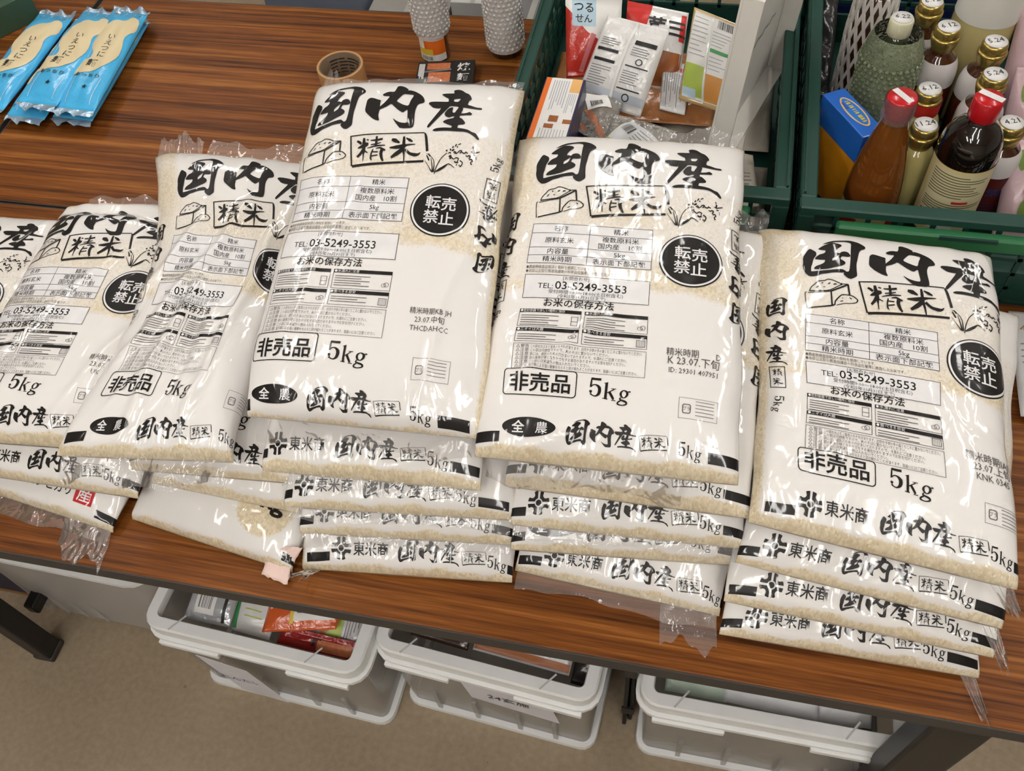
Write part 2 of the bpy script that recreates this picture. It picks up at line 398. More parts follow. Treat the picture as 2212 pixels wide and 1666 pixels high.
def cyl_patch(cx, cy, z0, z1, r0, r1, a0, a1, n=25):
    """patch on a bottle wall: x runs round (metric at r0) anticlockwise, y up"""
    A = np.linspace(a0, a1, n); Z = np.linspace(z0, z1, 9); R = np.interp(Z, [z0, z1], [r0, r1])
    P = np.stack([cx+R[:, None]*np.cos(A)[None], cy+R[:, None]*np.sin(A)[None], np.repeat(Z[:, None], n, 1)], -1)
    return Patch(P, (A-a0)*r0, Z-z0)
GLY = {
 'koku': 'P287,803 378,875 464,928 565,957 648,978 732,999 778,995 859,969 919,924 962,878 973,843 956,813 897,773 872,729 855,650 838,509 823,417 826,266 836,150 824,122 778,77 746,57 700,71 633,140 663,184 679,197 712,201 731,237 741,328 749,502 751,621 755,783 765,912 742,942 701,957 650,960 560,939 472,911 385,859;P90,653 182,589 189,548 185,505 156,447 140,376 132,291 116,221 117,124 134,98 308,154 472,205 580,238 625,241 679,195 636,181 558,175 454,152 368,111 292,91 235,45 166,5 105,0 55,51 17,144 4,218 9,302 0,392 8,456 34,528 61,601;P221,663 308,762 414,849 458,867 538,862 589,841 591,813 542,759 501,700 482,627 525,627 554,612 576,617 601,658 650,676 691,665 716,632 730,598 721,576 676,566 603,570 578,530 571,480 618,456 652,424 649,389 605,344 519,302 413,238 282,193 166,177 204,242 294,305 340,357 350,400 344,434 260,424 176,417 239,524 326,573 350,617 348,666 283,664|580,601 547,492 528,463 451,408 441,477 472,521 551,587',
 'nai': 'P56,638 123,628 185,603 258,586 246,537 252,448 267,442 355,553 430,694 364,704 298,706 273,726 341,785 394,804 478,803 501,865 512,988 557,999 643,960 731,887 709,851 768,860 853,825 963,759 1032,689 1071,603 1058,565 973,540 946,497 926,414 925,304 949,109 942,15 724,0 674,50 606,124 539,206 623,136 718,104 806,101 828,143 817,244 797,411 751,385 718,342 632,390 551,457 464,536 396,474 281,406 256,389 248,285 258,219 292,145 214,164 127,223 19,325 0,375 4,487 11,593|659,772 761,765 851,750 848,690 822,613 799,477 715,493 625,530 541,583 587,669',
 'san': 'P378,976 430,999 502,978 574,913 634,891 682,835 707,771 669,753 653,655 733,636 821,610 908,614 923,593 745,596 593,613 594,577 567,465 551,398 598,380 634,347 672,299 658,280 566,268 549,238 551,188 557,142 459,144 455,183 472,210 462,242 380,267 292,307 343,340 430,366 476,384 484,428 434,428 388,399 329,423 304,465 337,533 377,581 424,596 415,496 474,479 507,547 534,623 370,632 347,601 224,429 74,205 57,182 39,202 126,362 242,577 183,576 89,583 34,634 0,661 14,684 108,696 327,695 337,733 324,784 270,810 185,874 244,883 392,891 403,914|413,776 542,791 503,702 421,703 405,739;P555,471 631,477 695,497 717,517 765,481 747,469 689,467 556,445;P144,128 186,160 261,178 348,185 464,184 556,188 666,180 741,165 811,128 863,118 903,75 944,8 933,0 846,78 754,127 667,141 546,137 436,142 291,137 176,120',
 'sei': 'S0,742 16,803 22,728 40,798 52,710 76,789 79,690 114,774 105,673 146,747 133,651 173,719 154,635 192,698;S196,898 260,909 198,839 273,851 203,754 289,768 209,664 306,683 224,586 316,607 239,510 327,528 252,433 336,444 266,357 333,362 278,279 328,282 291,202 323,204 300,125 326,128 309,52 331,55 317,0 333,2;S79,480 71,502 126,484 104,542 191,498 154,591 253,512 198,639 295,539 230,665 327,561 261,692 353,576 296,720 374,599 339,725 398,621 374,724 416,640 399,717;S320,824 327,871 394,810 400,849;S240,490 317,448 223,443 300,400 198,377 274,331 171,317 243,261 142,264 203,203 108,212 161,153 83,173 131,120;S321,373 338,415 432,314 444,342;S457,806 456,838 507,802 505,847 579,800 575,858 656,803 647,874 732,822 719,892 809,846 794,915 864,863 849,933;S615,991 673,999 617,938 680,946 622,863 689,870 625,786 697,790 628,713 697,712 629,637 696,636 629,582 694,581;S491,629 485,663 536,637 529,676 600,651 592,693 666,666 656,713 727,689 717,730 787,713 779,749 830,732 823,762;S402,502 397,520 479,525 470,557 587,558 576,605 697,585 687,647 799,607 794,659 902,621 899,664 976,632 975,664;S582,479 613,467 569,437 605,424 553,375 593,364 541,308 586,301 537,240 584,239 538,170 587,175 544,108 594,125 568,67 601,95 594,44 614,71 613,34 625,52;S689,495 684,513 725,502 716,534 774,513 767,560 823,509 830,572 880,486 899,544 946,447 969,504 996,417 1019,474;S857,508 957,476 850,467 948,437 839,403 937,386 837,328 933,336 852,257 939,286 875,189 953,226 900,128 969,169 930,77 987,119 961,34 1007,73 985,6 1021,38;S592,348 590,392 773,356 771,400;S593,183 585,226 784,236 776,279',
 'mai': 'S22,817 34,896 53,798 70,900 97,775 122,900 142,747 182,892 198,738 236,847 260,722 289,798 308,715 325,758;S393,991 445,999 393,940 454,949 396,866 465,877 399,781 477,793 407,692 485,703 416,594 493,606 427,492 504,510 448,401 515,421 471,314 530,333 493,229 543,243 510,143 553,153 525,60 561,68 538,0 565,6;S484,922 495,951 517,889 537,940 566,848 593,920 613,807 648,903 661,794 688,871 706,783 725,840 738,779 751,816;S2,508 0,548 63,499 59,568 149,493 142,590 235,489 222,616 305,501 285,632 369,515 345,650 436,532 407,671 497,566 471,679 555,602 536,690 618,634 609,697 698,655 694,705 784,672 782,710 847,687 846,711;S412,551 494,450 371,503 455,400 314,435 397,329 253,368 334,255 195,297 260,196 132,226 185,140 87,172 129,102;S505,456 558,527 546,410 598,482 607,346 654,421 677,288 713,373 748,253 772,352 821,231 837,340 887,218 895,336 940,225 934,330 984,242 964,331 1022,269 990,336 1049,310 1015,348 1063,352 1039,372 1069,383 1060,390',
 'gbox': 'S5,818 2,844 118,838 115,864 282,867 279,892 468,893 466,917 661,911 659,934 870,924 869,947 1085,938 1085,960 1308,952 1308,974 1530,966 1530,989 1690,975 1690,999;S0,842 28,848 144,32 174,39;S177,0 167,62 271,20 262,80 408,47 400,106 568,74 562,132 738,96 733,151 926,117 922,170 1129,139 1126,189 1359,161 1356,212 1599,184 1597,235 1773,200 1771,252;S1684,968 1706,985 1691,946 1719,967 1701,913 1738,934 1716,852 1762,871 1741,737 1787,752 1770,593 1816,608 1791,486 1837,501',
 'wheat': 'S11,618 14,628 41,603 44,614 83,581 87,591 126,547 132,557 166,505 174,515 207,452 216,461 238,381 251,387 254,274 272,278 260,149 284,153 263,57 292,61;S12,573 24,583 27,538 44,552 50,490 70,507 69,448 93,468 83,425 105,444 92,410 113,427 99,400 118,415;S0,395 6,401 32,348 38,355 78,283 85,290 122,218 130,226 159,160 170,171 193,104 207,118 217,64 235,81;S55,621 66,633 111,530 133,555;S142,480 150,484 159,420 170,426 183,336 197,343 204,253 221,260 217,178 238,185 228,105 252,112 234,53 263,60;S315,0 301,1 320,54 305,55 327,130 310,132 339,212 321,216 357,291 340,297 379,374 363,380 403,447 389,455 427,499 414,509 452,539 440,551 478,576 466,589 504,610 493,623 529,638 519,652 548,658 538,672;S324,56 317,70 352,69 339,96 391,92 371,130 433,117 406,168 471,149 443,198 510,183 482,230 547,219 518,263 578,260 554,292 605,300 587,323 622,331 612,343;S615,324 620,350 634,320 639,344 662,313 668,335 694,299 702,318 732,274 740,289 775,241 781,253 806,217 811,226;S506,720 503,756 550,726 546,766;S610,752 602,796 646,764 638,808;S663,735 652,768 729,770 716,807;S671,828 655,839 703,881 678,899;S735,879 720,889 775,951 750,968;S788,856 771,885 808,878 793,903;S811,935 803,955 876,975 867,999;S585,649 574,661 595,660 583,674 608,675 596,694 616,680 615,707 620,677 633,697 630,664 645,680 638,653 652,668;S717,683 703,703 726,693 713,713 738,705 727,728 746,710 746,737 753,705 765,728 763,694 780,711 766,694 786,686 762,693 769,670 744,685 750,662 730,679 735,658;S781,647 772,661 800,665 790,680 826,691 814,707 848,714 834,731 859,733 841,744 862,744 845,758 866,749 858,772 884,755 880,780 905,759 907,784 910,762 930,769 903,747 921,735 885,714 901,700 870,688 886,674;S895,726 903,747 924,711 932,733 965,690 973,714 1001,678 1002,705 1023,698 1004,709 1025,722 1005,729 1024,726 1022,751 1039,719 1048,742 1065,703 1074,723 1084,690 1094,709;S1036,624 1042,641 1050,616 1057,634 1069,604 1076,626 1091,598 1090,623 1108,610 1094,627 1116,623 1102,641 1119,627 1118,652 1131,622 1139,648 1145,612 1160,636 1150,605 1175,611 1147,589 1169,579 1135,562 1155,549 1126,540 1144,528;S1154,498 1146,520 1168,506 1159,529 1185,516 1180,541 1197,518 1204,544 1208,507 1224,527 1221,486 1241,501 1226,474 1249,470 1221,470 1232,448 1201,458 1211,438 1186,434 1203,432 1193,403 1211,418 1209,374 1229,395 1220,354 1243,377;S623,539 601,561 635,557 614,580 651,578 633,605 643,587 666,610 641,570 671,571 637,527 668,524 633,492 666,490;S656,554 669,573 678,531 691,550 709,499 721,519 742,478 746,503 770,491 759,511 789,515 776,534 803,528 799,552 823,526 828,550 845,516 855,538 858,504 876,517 859,488 878,486 852,462 870,455 846,442 863,435;S765,421 785,441 773,408 793,428 788,388 804,413 809,375 814,405 837,377 831,411 863,386 853,423 882,393 871,434;S907,450 917,472 929,436 939,459 958,418 969,439 977,398 994,413 981,379 1001,381 978,354 997,349 971,330 989,320 958,312 976,293 941,295 960,270 927,283 948,254;S833,303 837,339 855,301 859,336;S900,303 915,334 924,292 935,315;S1179,928 1195,938 1186,910 1201,918 1195,883 1209,890 1204,852 1216,856 1206,812 1223,816 1207,768 1228,772 1206,736 1232,740;S1222,714 1216,744 1387,779 1383,798;S1230,835 1249,824 1190,744 1219,729;S1233,663 1236,690 1291,657 1294,679;S1158,763 1163,774 1208,729 1215,745;S1303,619 1312,623 1326,523 1335,527',
 'ricebox': 'S123,559 111,565 135,591 123,597 152,636 140,642 172,678 161,688 195,711 186,722 222,742 213,754 251,775 242,786 277,813 267,823 303,851 294,863 335,882 330,897 380,900 378,916 432,911 431,926 481,924 478,939 514,945 509,959 540,966 535,981 568,980 566,997 601,983 603,999 639,978 642,993 683,967 687,982 739,946 743,961 800,918 805,934 844,898 850,914;S110,541 110,562 192,554 191,574 306,572 306,592 412,590 411,611 480,601 479,621 536,612 534,631 604,642 599,659 697,709 691,724 798,793 792,807 873,856 866,870;S82,484 81,497 147,499 146,513 240,521 239,535 339,544 338,559 442,567 441,583 548,591 547,608 625,608 624,626;S628,604 620,629 675,635 667,660 742,679 734,704 817,729 808,754 899,784 890,810 985,843 976,870 1049,887 1039,914;S861,849 849,891 903,879 893,913;S869,884 869,898 1044,896 1044,915;S1024,895 1050,903 1057,565 1081,572;S620,616 642,620 630,189 653,193;S42,518 47,507 31,510 37,499 14,495 24,487 2,460 15,459 0,404 12,406 3,332 14,334 8,253 18,255 16,163 27,167 26,69 39,73 33,0 48,5;S78,7 76,29 170,30 168,53 299,64 298,87 421,96 419,120 512,121 509,146 591,143 588,169 655,166 650,192 695,193 686,213 716,218 706,234 729,236 719,249;S718,240 702,239 719,261 703,261 722,290 705,292 731,321 715,330 748,355 735,367 773,393 760,407 800,432 788,447 829,472 817,486 858,511 849,526 890,540 885,556 922,553 920,571 956,557 957,574 996,558 997,574 1042,559 1044,576 1092,557 1094,573 1139,545 1144,561 1182,514 1191,530 1223,474 1233,490 1253,443 1263,460;S1249,455 1267,448 1242,430 1259,424 1232,398 1246,387 1212,369 1219,354 1174,348 1177,332 1124,331 1125,316 1071,316 1072,303 1025,308 1025,295 979,304 979,291 926,292 928,279 862,265 865,252 795,231 797,219 745,206 748,194;S281,667 274,678 340,732 331,746;S410,826 405,845 446,847 442,864;S564,838 560,854 623,870 618,888;S699,828 689,841 706,836 696,850 715,846 707,863 725,852 722,874 737,853 739,875 753,852 756,872 765,851 769,870;S446,723 446,734 498,731 497,742;S840,329 838,342 906,356 903,374;S1060,487 1065,499 1109,446 1118,464;S882,445 881,454 911,450 910,459',
 'five': 'S51,923 56,999 101,919 106,997 174,914 178,993 247,911 250,991 315,911 315,992 379,913 379,993 426,914 425,995;S47,988 85,985 41,938 84,935 34,868 81,865 27,796 78,793 22,727 75,725 18,659 72,657 14,610 70,607;S58,606 39,622 75,626 53,645 98,654 75,678 122,676 102,708 144,689 131,725 169,698 163,736 196,701 197,739 223,693 233,740 251,678 271,734 276,658 311,718 297,630 350,695 315,598 388,662 325,567 422,620 331,542 437,568 333,511 442,517 331,478 441,467 329,444 430,419 323,411 412,373 314,382 389,330 303,357 357,299 287,333 324,277 267,311 291,263 248,298 263,251 229,289 234,246 205,285 201,248 173,292 164,256 137,306 124,271 106,321 89,288 92,341 60,300 84,361 38,315 80,379 22,323;S24,377 0,447 36,377 10,456 49,378 29,469 53,375 59,478 57,379 86,464 71,378 103,449 84,378 112,437;S599,844 672,845 587,204 659,204;S548,801 547,821 568,802 565,825 595,805 592,830 623,810 616,837 648,822 636,848 669,836 656,861 684,847 671,871;S523,197 525,220 690,174 694,207;S661,411 649,435 693,431 680,456 739,461 724,487 786,494 770,520 831,528 814,555 877,564 858,592 910,590 890,620;S792,606 793,627 976,596 978,621;S711,444 773,486 733,404 795,447 763,349 826,391 793,294 856,337 821,248 880,288 847,205 902,243 866,175 918,210;S817,151 818,171 979,142 980,170;S1262,603 1275,580 1237,591 1254,560 1201,570 1226,534 1167,541 1207,507 1145,505 1200,483 1131,466 1198,457 1125,424 1201,432 1136,384 1201,408 1154,348 1206,382 1179,319 1217,358 1211,297 1235,336 1248,281 1260,317 1287,280 1284,308 1326,292 1308,326 1365,318 1333,355 1398,349 1352,387 1421,384 1362,412 1436,425 1367,437 1442,468 1366,460 1430,509 1365,483 1410,545 1359,509 1381,576 1348,531 1342,593 1325,549 1301,601 1291,565 1272,605 1265,578;S1402,494 1383,525 1422,509 1404,540 1449,528 1433,561 1469,539 1464,576 1474,532 1493,574 1480,520 1514,563 1485,507 1527,556;S1172,313 1195,286 1155,297 1180,269 1131,273 1162,247 1115,241 1157,236 1127,207 1158,243 1150,192 1169,237 1182,178 1196,227 1230,163 1243,217 1287,147 1303,205 1332,130 1357,189 1353,113 1394,163 1367,93 1416,136 1378,75 1429,118;S1173,203 1190,172 1141,186 1161,149 1096,159 1121,118 1058,131 1093,91 1039,100 1086,79 1035,66 1085,75 1047,35 1086,73 1073,19 1094,64 1104,10 1116,52 1137,6 1144,42 1169,1 1174,36 1205,0 1206,33 1243,3 1242,34 1285,8 1280,43 1329,17 1319,56 1368,30 1350,71 1399,50 1365,88 1419,73 1374,108 1433,88 1381,125',
}# ------------------------------------------------------------------ rice bags
PW = 0.268                                   # printed width of a bag
def sstep(a, b, x):
    t = np.clip((x-a)/(b-a), 0, 1); return t*t*(3-2*t)
def mark_tobei(cx, cy, r):
    """round trade mark: four quarters with a bite out of each, round a dotted centre"""
    out = []
    for q in range(4):
        b = q*90
        g = math.radians(6); pts = []
        ring_in = 0.36
        bite_c, bite_r = 0.88, 0.25
        for k in range(13):
            a = g+(math.pi/2-2*g)*k/12
            p = np.array((math.cos(a), math.sin(a))); c = np.array((math.cos(math.pi/4), math.sin(math.pi/4)))*bite_c
            pts.append(p)
        outer = []
        c = np.array((math.cos(math.pi/4), math.sin(math.pi/4)))*bite_c
        first = [p for p in pts[:7] if np.linalg.norm(p-c) > bite_r]; last = [p for p in pts[6:] if np.linalg.norm(p-c) > bite_r]
        a0 = math.atan2(*(first[-1]-c)[::-1]); a1 = math.atan2(*(last[0]-c)[::-1])
        if a1 < a0: a0, a1 = a0, a1+2*math.pi
        # go round the inner side of the bite
        arc = [c+bite_r*np.array((math.cos(a0+(a1-2*math.pi-a0)*k/10), math.sin(a0+(a1-2*math.pi-a0)*k/10))) for k in range(1, 10)]
        outer = first+arc+last
        inner = [ring_in*np.array((math.cos(a), math.sin(a))) for a in np.linspace(math.pi/2-0.25, 0.25, 6)]
        ring = [tuple(p) for p in outer+inner]
        ca, sa = math.cos(math.radians(b)), math.sin(math.radians(b))
        ring = [(cx+r*(x*ca-y*sa), cy+r*(x*sa+y*ca)) for x, y in ring]
        out.append(tess([ring]))
    return np.concatenate(out)
def grade_box(x, y, h):
    """the framed two-character grade mark, lower left at x, y, height h"""
    s = h*0.0559/0.0559
    k = h/0.0559
    return np.concatenate([place(glyph('gbox'), x, y, h), place(glyph('sei'), x+0.0099*k, y+0.0099*k, 0.0380*k), place(glyph('mai'), x+0.0532*k, y+0.0112*k, 0.0376*k)])
def title(x, y, h, gap=0.03):
    a = place(glyph('koku'), x, y, h); b = place(glyph('nai'), x+h*(0.974+gap), y+0.06*h, h*0.93); c = place(glyph('san'), x+h*(0.974+gap*2+1.0), y-0.02*h, h)
    return np.concatenate([a, b, c])
WARN = [('警告', 'この袋をかぶると窒息のおそれがあります。幼児や子供の手の届くところに置かないでください。', 1.0), ('注意', 'この袋は可燃性ですので、火のそばに置かないでください。', 0.71), ('注意', '袋には、通気のための穴があいておりますので、水濡れにご注意ください。', 0.87),
        ('注意', '袋の角等が硬くなりケガをする場合がありますのでお気を付けください。', 0.86), ('注意', 'この袋には米以外の物は入れないでください。', 0.55), ('注意', '落下等による強い衝撃を与えると袋が破れることがあります。取扱いにはご注意ください。', 0.97)]
def print_bag(root, patch, O, lay, seed, kind, brand, stamp, y0, Lp, uo):
    X = lambda u: (u-0.5)*PW+uo
    Y = lambda v: y0+v*Lp
    def D(name, t, mat=INK, off=0.0006, label=None, parent=None, maxlen=0.0055):
        return decal(name, t, patch, mat, parent or root, off, O, maxlen, label, seed)
    s = Lp/0.40
    if kind == 'full':
        D('title_lettering', [place(glyph('koku'), X(.098), Y(.806), .066*s, 1.07/s), place(glyph('nai'), X(.372), Y(.822), .062*s, 1.08/s), place(glyph('san'), X(.664), Y(.795), .068*s, 1.06/s)], label='large black brush lettering 国内産')
        D('grade_mark', grade_box(X(.325), Y(.688), .0545), label='framed brush characters 精米')
        D('rice_box_drawing', place(glyph('ricebox'), X(.105), Y(.682), .046), INK, label='line drawing of a box heaped with rice')
        D('rice_ear_drawing', place(glyph('wheat'), X(.692), Y(.676), .046), label='brush drawing of a rice ear')
        # information table
        x0, x1, xm, ya, yb = X(.105), X(.635), X(.362), Y(.527), Y(.660)
        D('information_table', rect(x0, ya, x1, yb), INKW, 0.0004)
        rows = [0, .235, .60, .80, 1.0]; hh = yb-ya; L_ = [frame(x0, ya, x1, yb, .0006), line([(xm, ya), (xm, yb)], .0006)]
        for r in rows[1:-1]: L_.append(line([(x0, yb-r*hh), (x1, yb-r*hh)], .0006))
        def cell(b, xc, r, sz=.0086): L_.append(text(b, sz, xc, yb-r*hh-sz*.36, 'C', 0.003, 2))
        cl, cr = (x0+xm)/2, (xm+x1)/2
        cell('名称', cl, .12); cell('精米', cr, .12); cell('原料玄米', cl, .42); cell('複数原料米', cr, .33); cell('国内産　10割', cr, .50); cell('内容量', cl, .70); cell('5kg', cr, .70); cell('精米時期', cl, .90); cell('表示面下部記載', cr, .90)
        D('table_lettering', L_)
        D('note_lettering', [fit_text('●農産物検査証明済の原料を使用しています。', x0, x0+.075, Y(.509), .0052), fit_text('●本部公正取引推進協議会の科学品位基準に適合したお米です。', x0, x0+.106, Y(.495), .0052)], INKG)
        # telephone panel
        ya, yb = Y(.412), Y(.487)
        D('telephone_panel', rect(x0, ya, x1, yb), INKW, 0.0004)
        D('telephone_lettering', [frame(x0, ya, x1, yb, .0006), text('[お問合わせ]', .0054, (x0+x1)/2-.012, yb-.0056, 'C', 0, 1), text('TEL:', .0100, x0+.016, ya+.0128, 'L', 0, 2), text('03-5249-3553', .0145, x0+.036, ya+.0128, 'L', .009, 3),
            text('受付時間9:00～18:00(土日祝含む)', .0058, (x0+x1)/2, ya+.0067, 'C', 0, 1), text('(令和5年10月31日まで)', .0054, (x0+x1)/2-.004, ya+.0013, 'C', 0, 1)])
        D('storage_heading', text('お米の保存方法', .0115, (x0+x1)/2-.006, Y(.388), 'C', .014, 2))
        # storage advice: four framed panels
        xc = (x0+x1)/2; L_ = []; G_ = []
        heads = ['●密封容器で涼しい場所に保存', '●水濡れに注意', '●ニオイは大敵', '●食べきる目安']
        for i, (a, b, top, bot) in enumerate([(x0, xc-.002, .376, .322), (xc+.002, x1, .376, .322), (x0, xc-.002, .317, .276), (xc+.002, x1, .317, .276)]):
            L_.append(frame(a, Y(bot), b, Y(top), .0005)); L_.append(rect(a, Y(top)-.0042, b, Y(top)))
            for j in range(5 if i < 2 else 3):
                yy = Y(top)-.0082-j*.0030; G_.append(line([(a+.003, yy), (a+.003+.044*(0.94 if j % 2 == 0 else 0.7), yy)], .0009))
            ix, iy = b-.010, Y(bot)+.0035
            if i == 0: G_.append(frame(ix, iy, ix+.007, iy+.011, .0006)); G_.append(line([(ix, iy+.005), (ix+.007, iy+.005)], .0006))
            elif i == 3: G_.append(frame(ix-.001, iy-.001, ix+.008, iy+.007, .0007)); [G_.append(line([(ix-.001+.0018*k, iy), (ix-.001+.0018*k, iy+.006)], .0004)) for k in range(1, 5)]
            else: G_.append(ellipse(ix+.002, iy+.003, .003, .0025, 14, .8)); G_.append(ellipse(ix+.005, iy+.004, .003, .003, 14, .8))
        D('storage_panels', L_); D('storage_small_print', G_, INKG)
        [D('storage_heading', fit_text(h, a+.001, a+.001+min(.05, .0042*len(h)), Y(t)-.0035, .0042), INKW, .0009) for h, a, t in zip(heads, (x0, xc+.002)*2, (.376, .376, .317, .317))]
        # warning panel
        ya, yb = Y(.193), Y(.269); L_ = [frame(x0, ya, x1, yb, .0005)]
        for i, (h, b, f) in enumerate(WARN):
            yy = yb-.0052-i*.0047*s; L_ += [text('△'+h, .0050, x0+.003, yy, 'L', 0, 1), fit_text(b, x0+.019, x0+.019+(x1-x0-.023)*f, yy, .0046)]
        D('warning_lettering', L_, INKG)
        # round notice
        cx, cy, r = X(.800), Y(.567), .0362
        d = D('round_notice', [ellipse(cx, cy, r, r*1.0, 56), ], INK, .0005, 'black disc ringed in white with 転売禁止 in white'); 
        D('ring', ellipse(cx, cy, r*.955, r*.955, 56, .935), INKW, .0009, parent=d)
        D('notice_lettering', [text('転', .0190, cx-.0092, cy+.0032, 'C', .013, 4), text('売', .0190, cx+.0098, cy+.0012, 'C', .013, 4), text('禁', .0190, cx-.0100, cy-.0165, 'C', .013, 4), text('止', .0190, cx+.0088, cy-.0185, 'C', .013, 4)], INKW, .0009, parent=d)
        if stamp:
            D('date_stamp', [text(b, sz, X(.82), Y(.268)-i*.0105, 'C', 0.005, 1, .82) for i, (b, sz) in enumerate(stamp)], INKG)
        D('recycling_mark', [frame(X(.775), Y(.098), X(.925), Y(.150), .0004), frame(X(.79), Y(.111), X(.79)+.008, Y(.111)+.009, .0009, .002), text('プラ', .0052, X(.79)+.004, Y(.111)+.0026, 'C', 0, 1, .8)]+[line([(X(.84), Y(.143)-k*.0036), (X(.91), Y(.143)-k*.0036)], .0006) for k in range(5)], INKG)
        for sd in (-1, 1):
            xs = sd*(PW/2+.004)+uo; L_ = []
            for i, k in enumerate(('koku', 'nai', 'san')):
                L_.append(place(glyph(k), xs, Y(.68 if sd < 0 else .43)+(-sd*-1)*0+(-.034*i if sd < 0 else .034*i), .027, .95, 0 if sd < 0 else math.pi, True))
            yb_ = Y(.68)-.098 if sd < 0 else Y(.43)+.098
            L_ += [frame(xs-.0085, yb_-.014, xs+.0085, yb_+.014, .0009)]
            L_ += [place(glyph('sei'), xs, yb_+(.0065 if sd < 0 else -.0065), .0105, 1, 0 if sd < 0 else math.pi, True), place(glyph('mai'), xs, yb_-(.0065 if sd < 0 else -.0065), .0105, 1, 0 if sd < 0 else math.pi, True)]
            L_ += [place(glyph('five'), xs, yb_+(-.036 if sd < 0 else .036), .014, 1, -math.pi/2 if sd < 0 else math.pi/2, True)]
            D('side_small_print' if False else 'side_lettering', L_)['kind'] = 'stuff'
    if kind in ('full', 'mid'):
        D('not_for_sale_box', [frame(X(.078), Y(.120), X(.372), Y(.193), .0011, .004), text('非売品', .0236, X(.225), Y(.120)+.0060, 'C', .017, 4, .97)], label='framed bold lettering 非売品')
        D('weight_lettering', place(glyph('five'), X(.425), Y(.112), .0285), label='serif lettering 5kg')
    if kind in ('full', 'mid', 'strip'):
        if brand == 'zen':
            d = D('brand_oval', ellipse(X(.198), Y(.042), .0290, .0098, 48), INK, .0005, 'black oval with 全農 in white')
            D('brand_lettering', [text('全', .0125, X(.155), Y(.042)-.0046, 'C', .02, 3, 1.1), text('農', .0125, X(.250), Y(.042)-.0046, 'C', .004, 4, 1.1)], INKW, .0009, parent=d)
            xk, x5 = X(.348), X(.782)
        else:
            D('brand_mark', [mark_tobei(X(.135), Y(.040), .0125), ellipse(X(.135), Y(.040), .0032, .0032, 20)], label='round quartered brand mark')
            D('brand_lettering', text('東米商', .0158, X(.192), Y(.040)-.0058, 'L', .012, 2, .93), label='black lettering 東米商')
            xk, x5 = X(.400), X(.800)
        D('strip_lettering', [title(xk, Y(.010), .0248, .02), grade_box(xk+.280*PW, Y(.012), .0168), place(glyph('five'), x5, Y(.002), .0172, .9)], label='small brush lettering 国内産 精米 5kg')
    if kind in ('full', 'mid', 'strip', 'plain', 'koshi'):
        D('corner_mark', quad((X(-.035), Y(.000)), (X(.082), Y(.004)), (X(.082), Y(.029)), (X(-.035), Y(.026))))
        D('corner_mark', quad((X(.895), Y(.004)), (X(1.03), Y(.000)), (X(1.03), Y(.026)), (X(.895), Y(.029))))
    if kind == 'koshi':
        D('variety_lettering', text('新潟コシヒカリ', .0145, X(.74), Y(.045), 'R', .01, 2), label='black lettering ending in コシヒカリ')
        d = D('red_seal', rect(X(.765), Y(.030), X(.865), Y(.098)), INKR, .0005, 'red square seal'); D('seal_lettering', text('産', .019, X(.815), Y(.042), 'C', .01, 2, 1.1), INKW, .0009, parent=d)
    if kind == 'plain5':
        D('weight_lettering', text('5kg', .030, X(.74), Y(.135), 'C', .03, 3, 1.2), label='bold lettering 5kg on the clear round window')
        D('corner_mark', quad((X(.89), Y(.004)), (X(1.03), Y(.000)), (X(1.03), Y(.026)), (X(.89), Y(.029))))

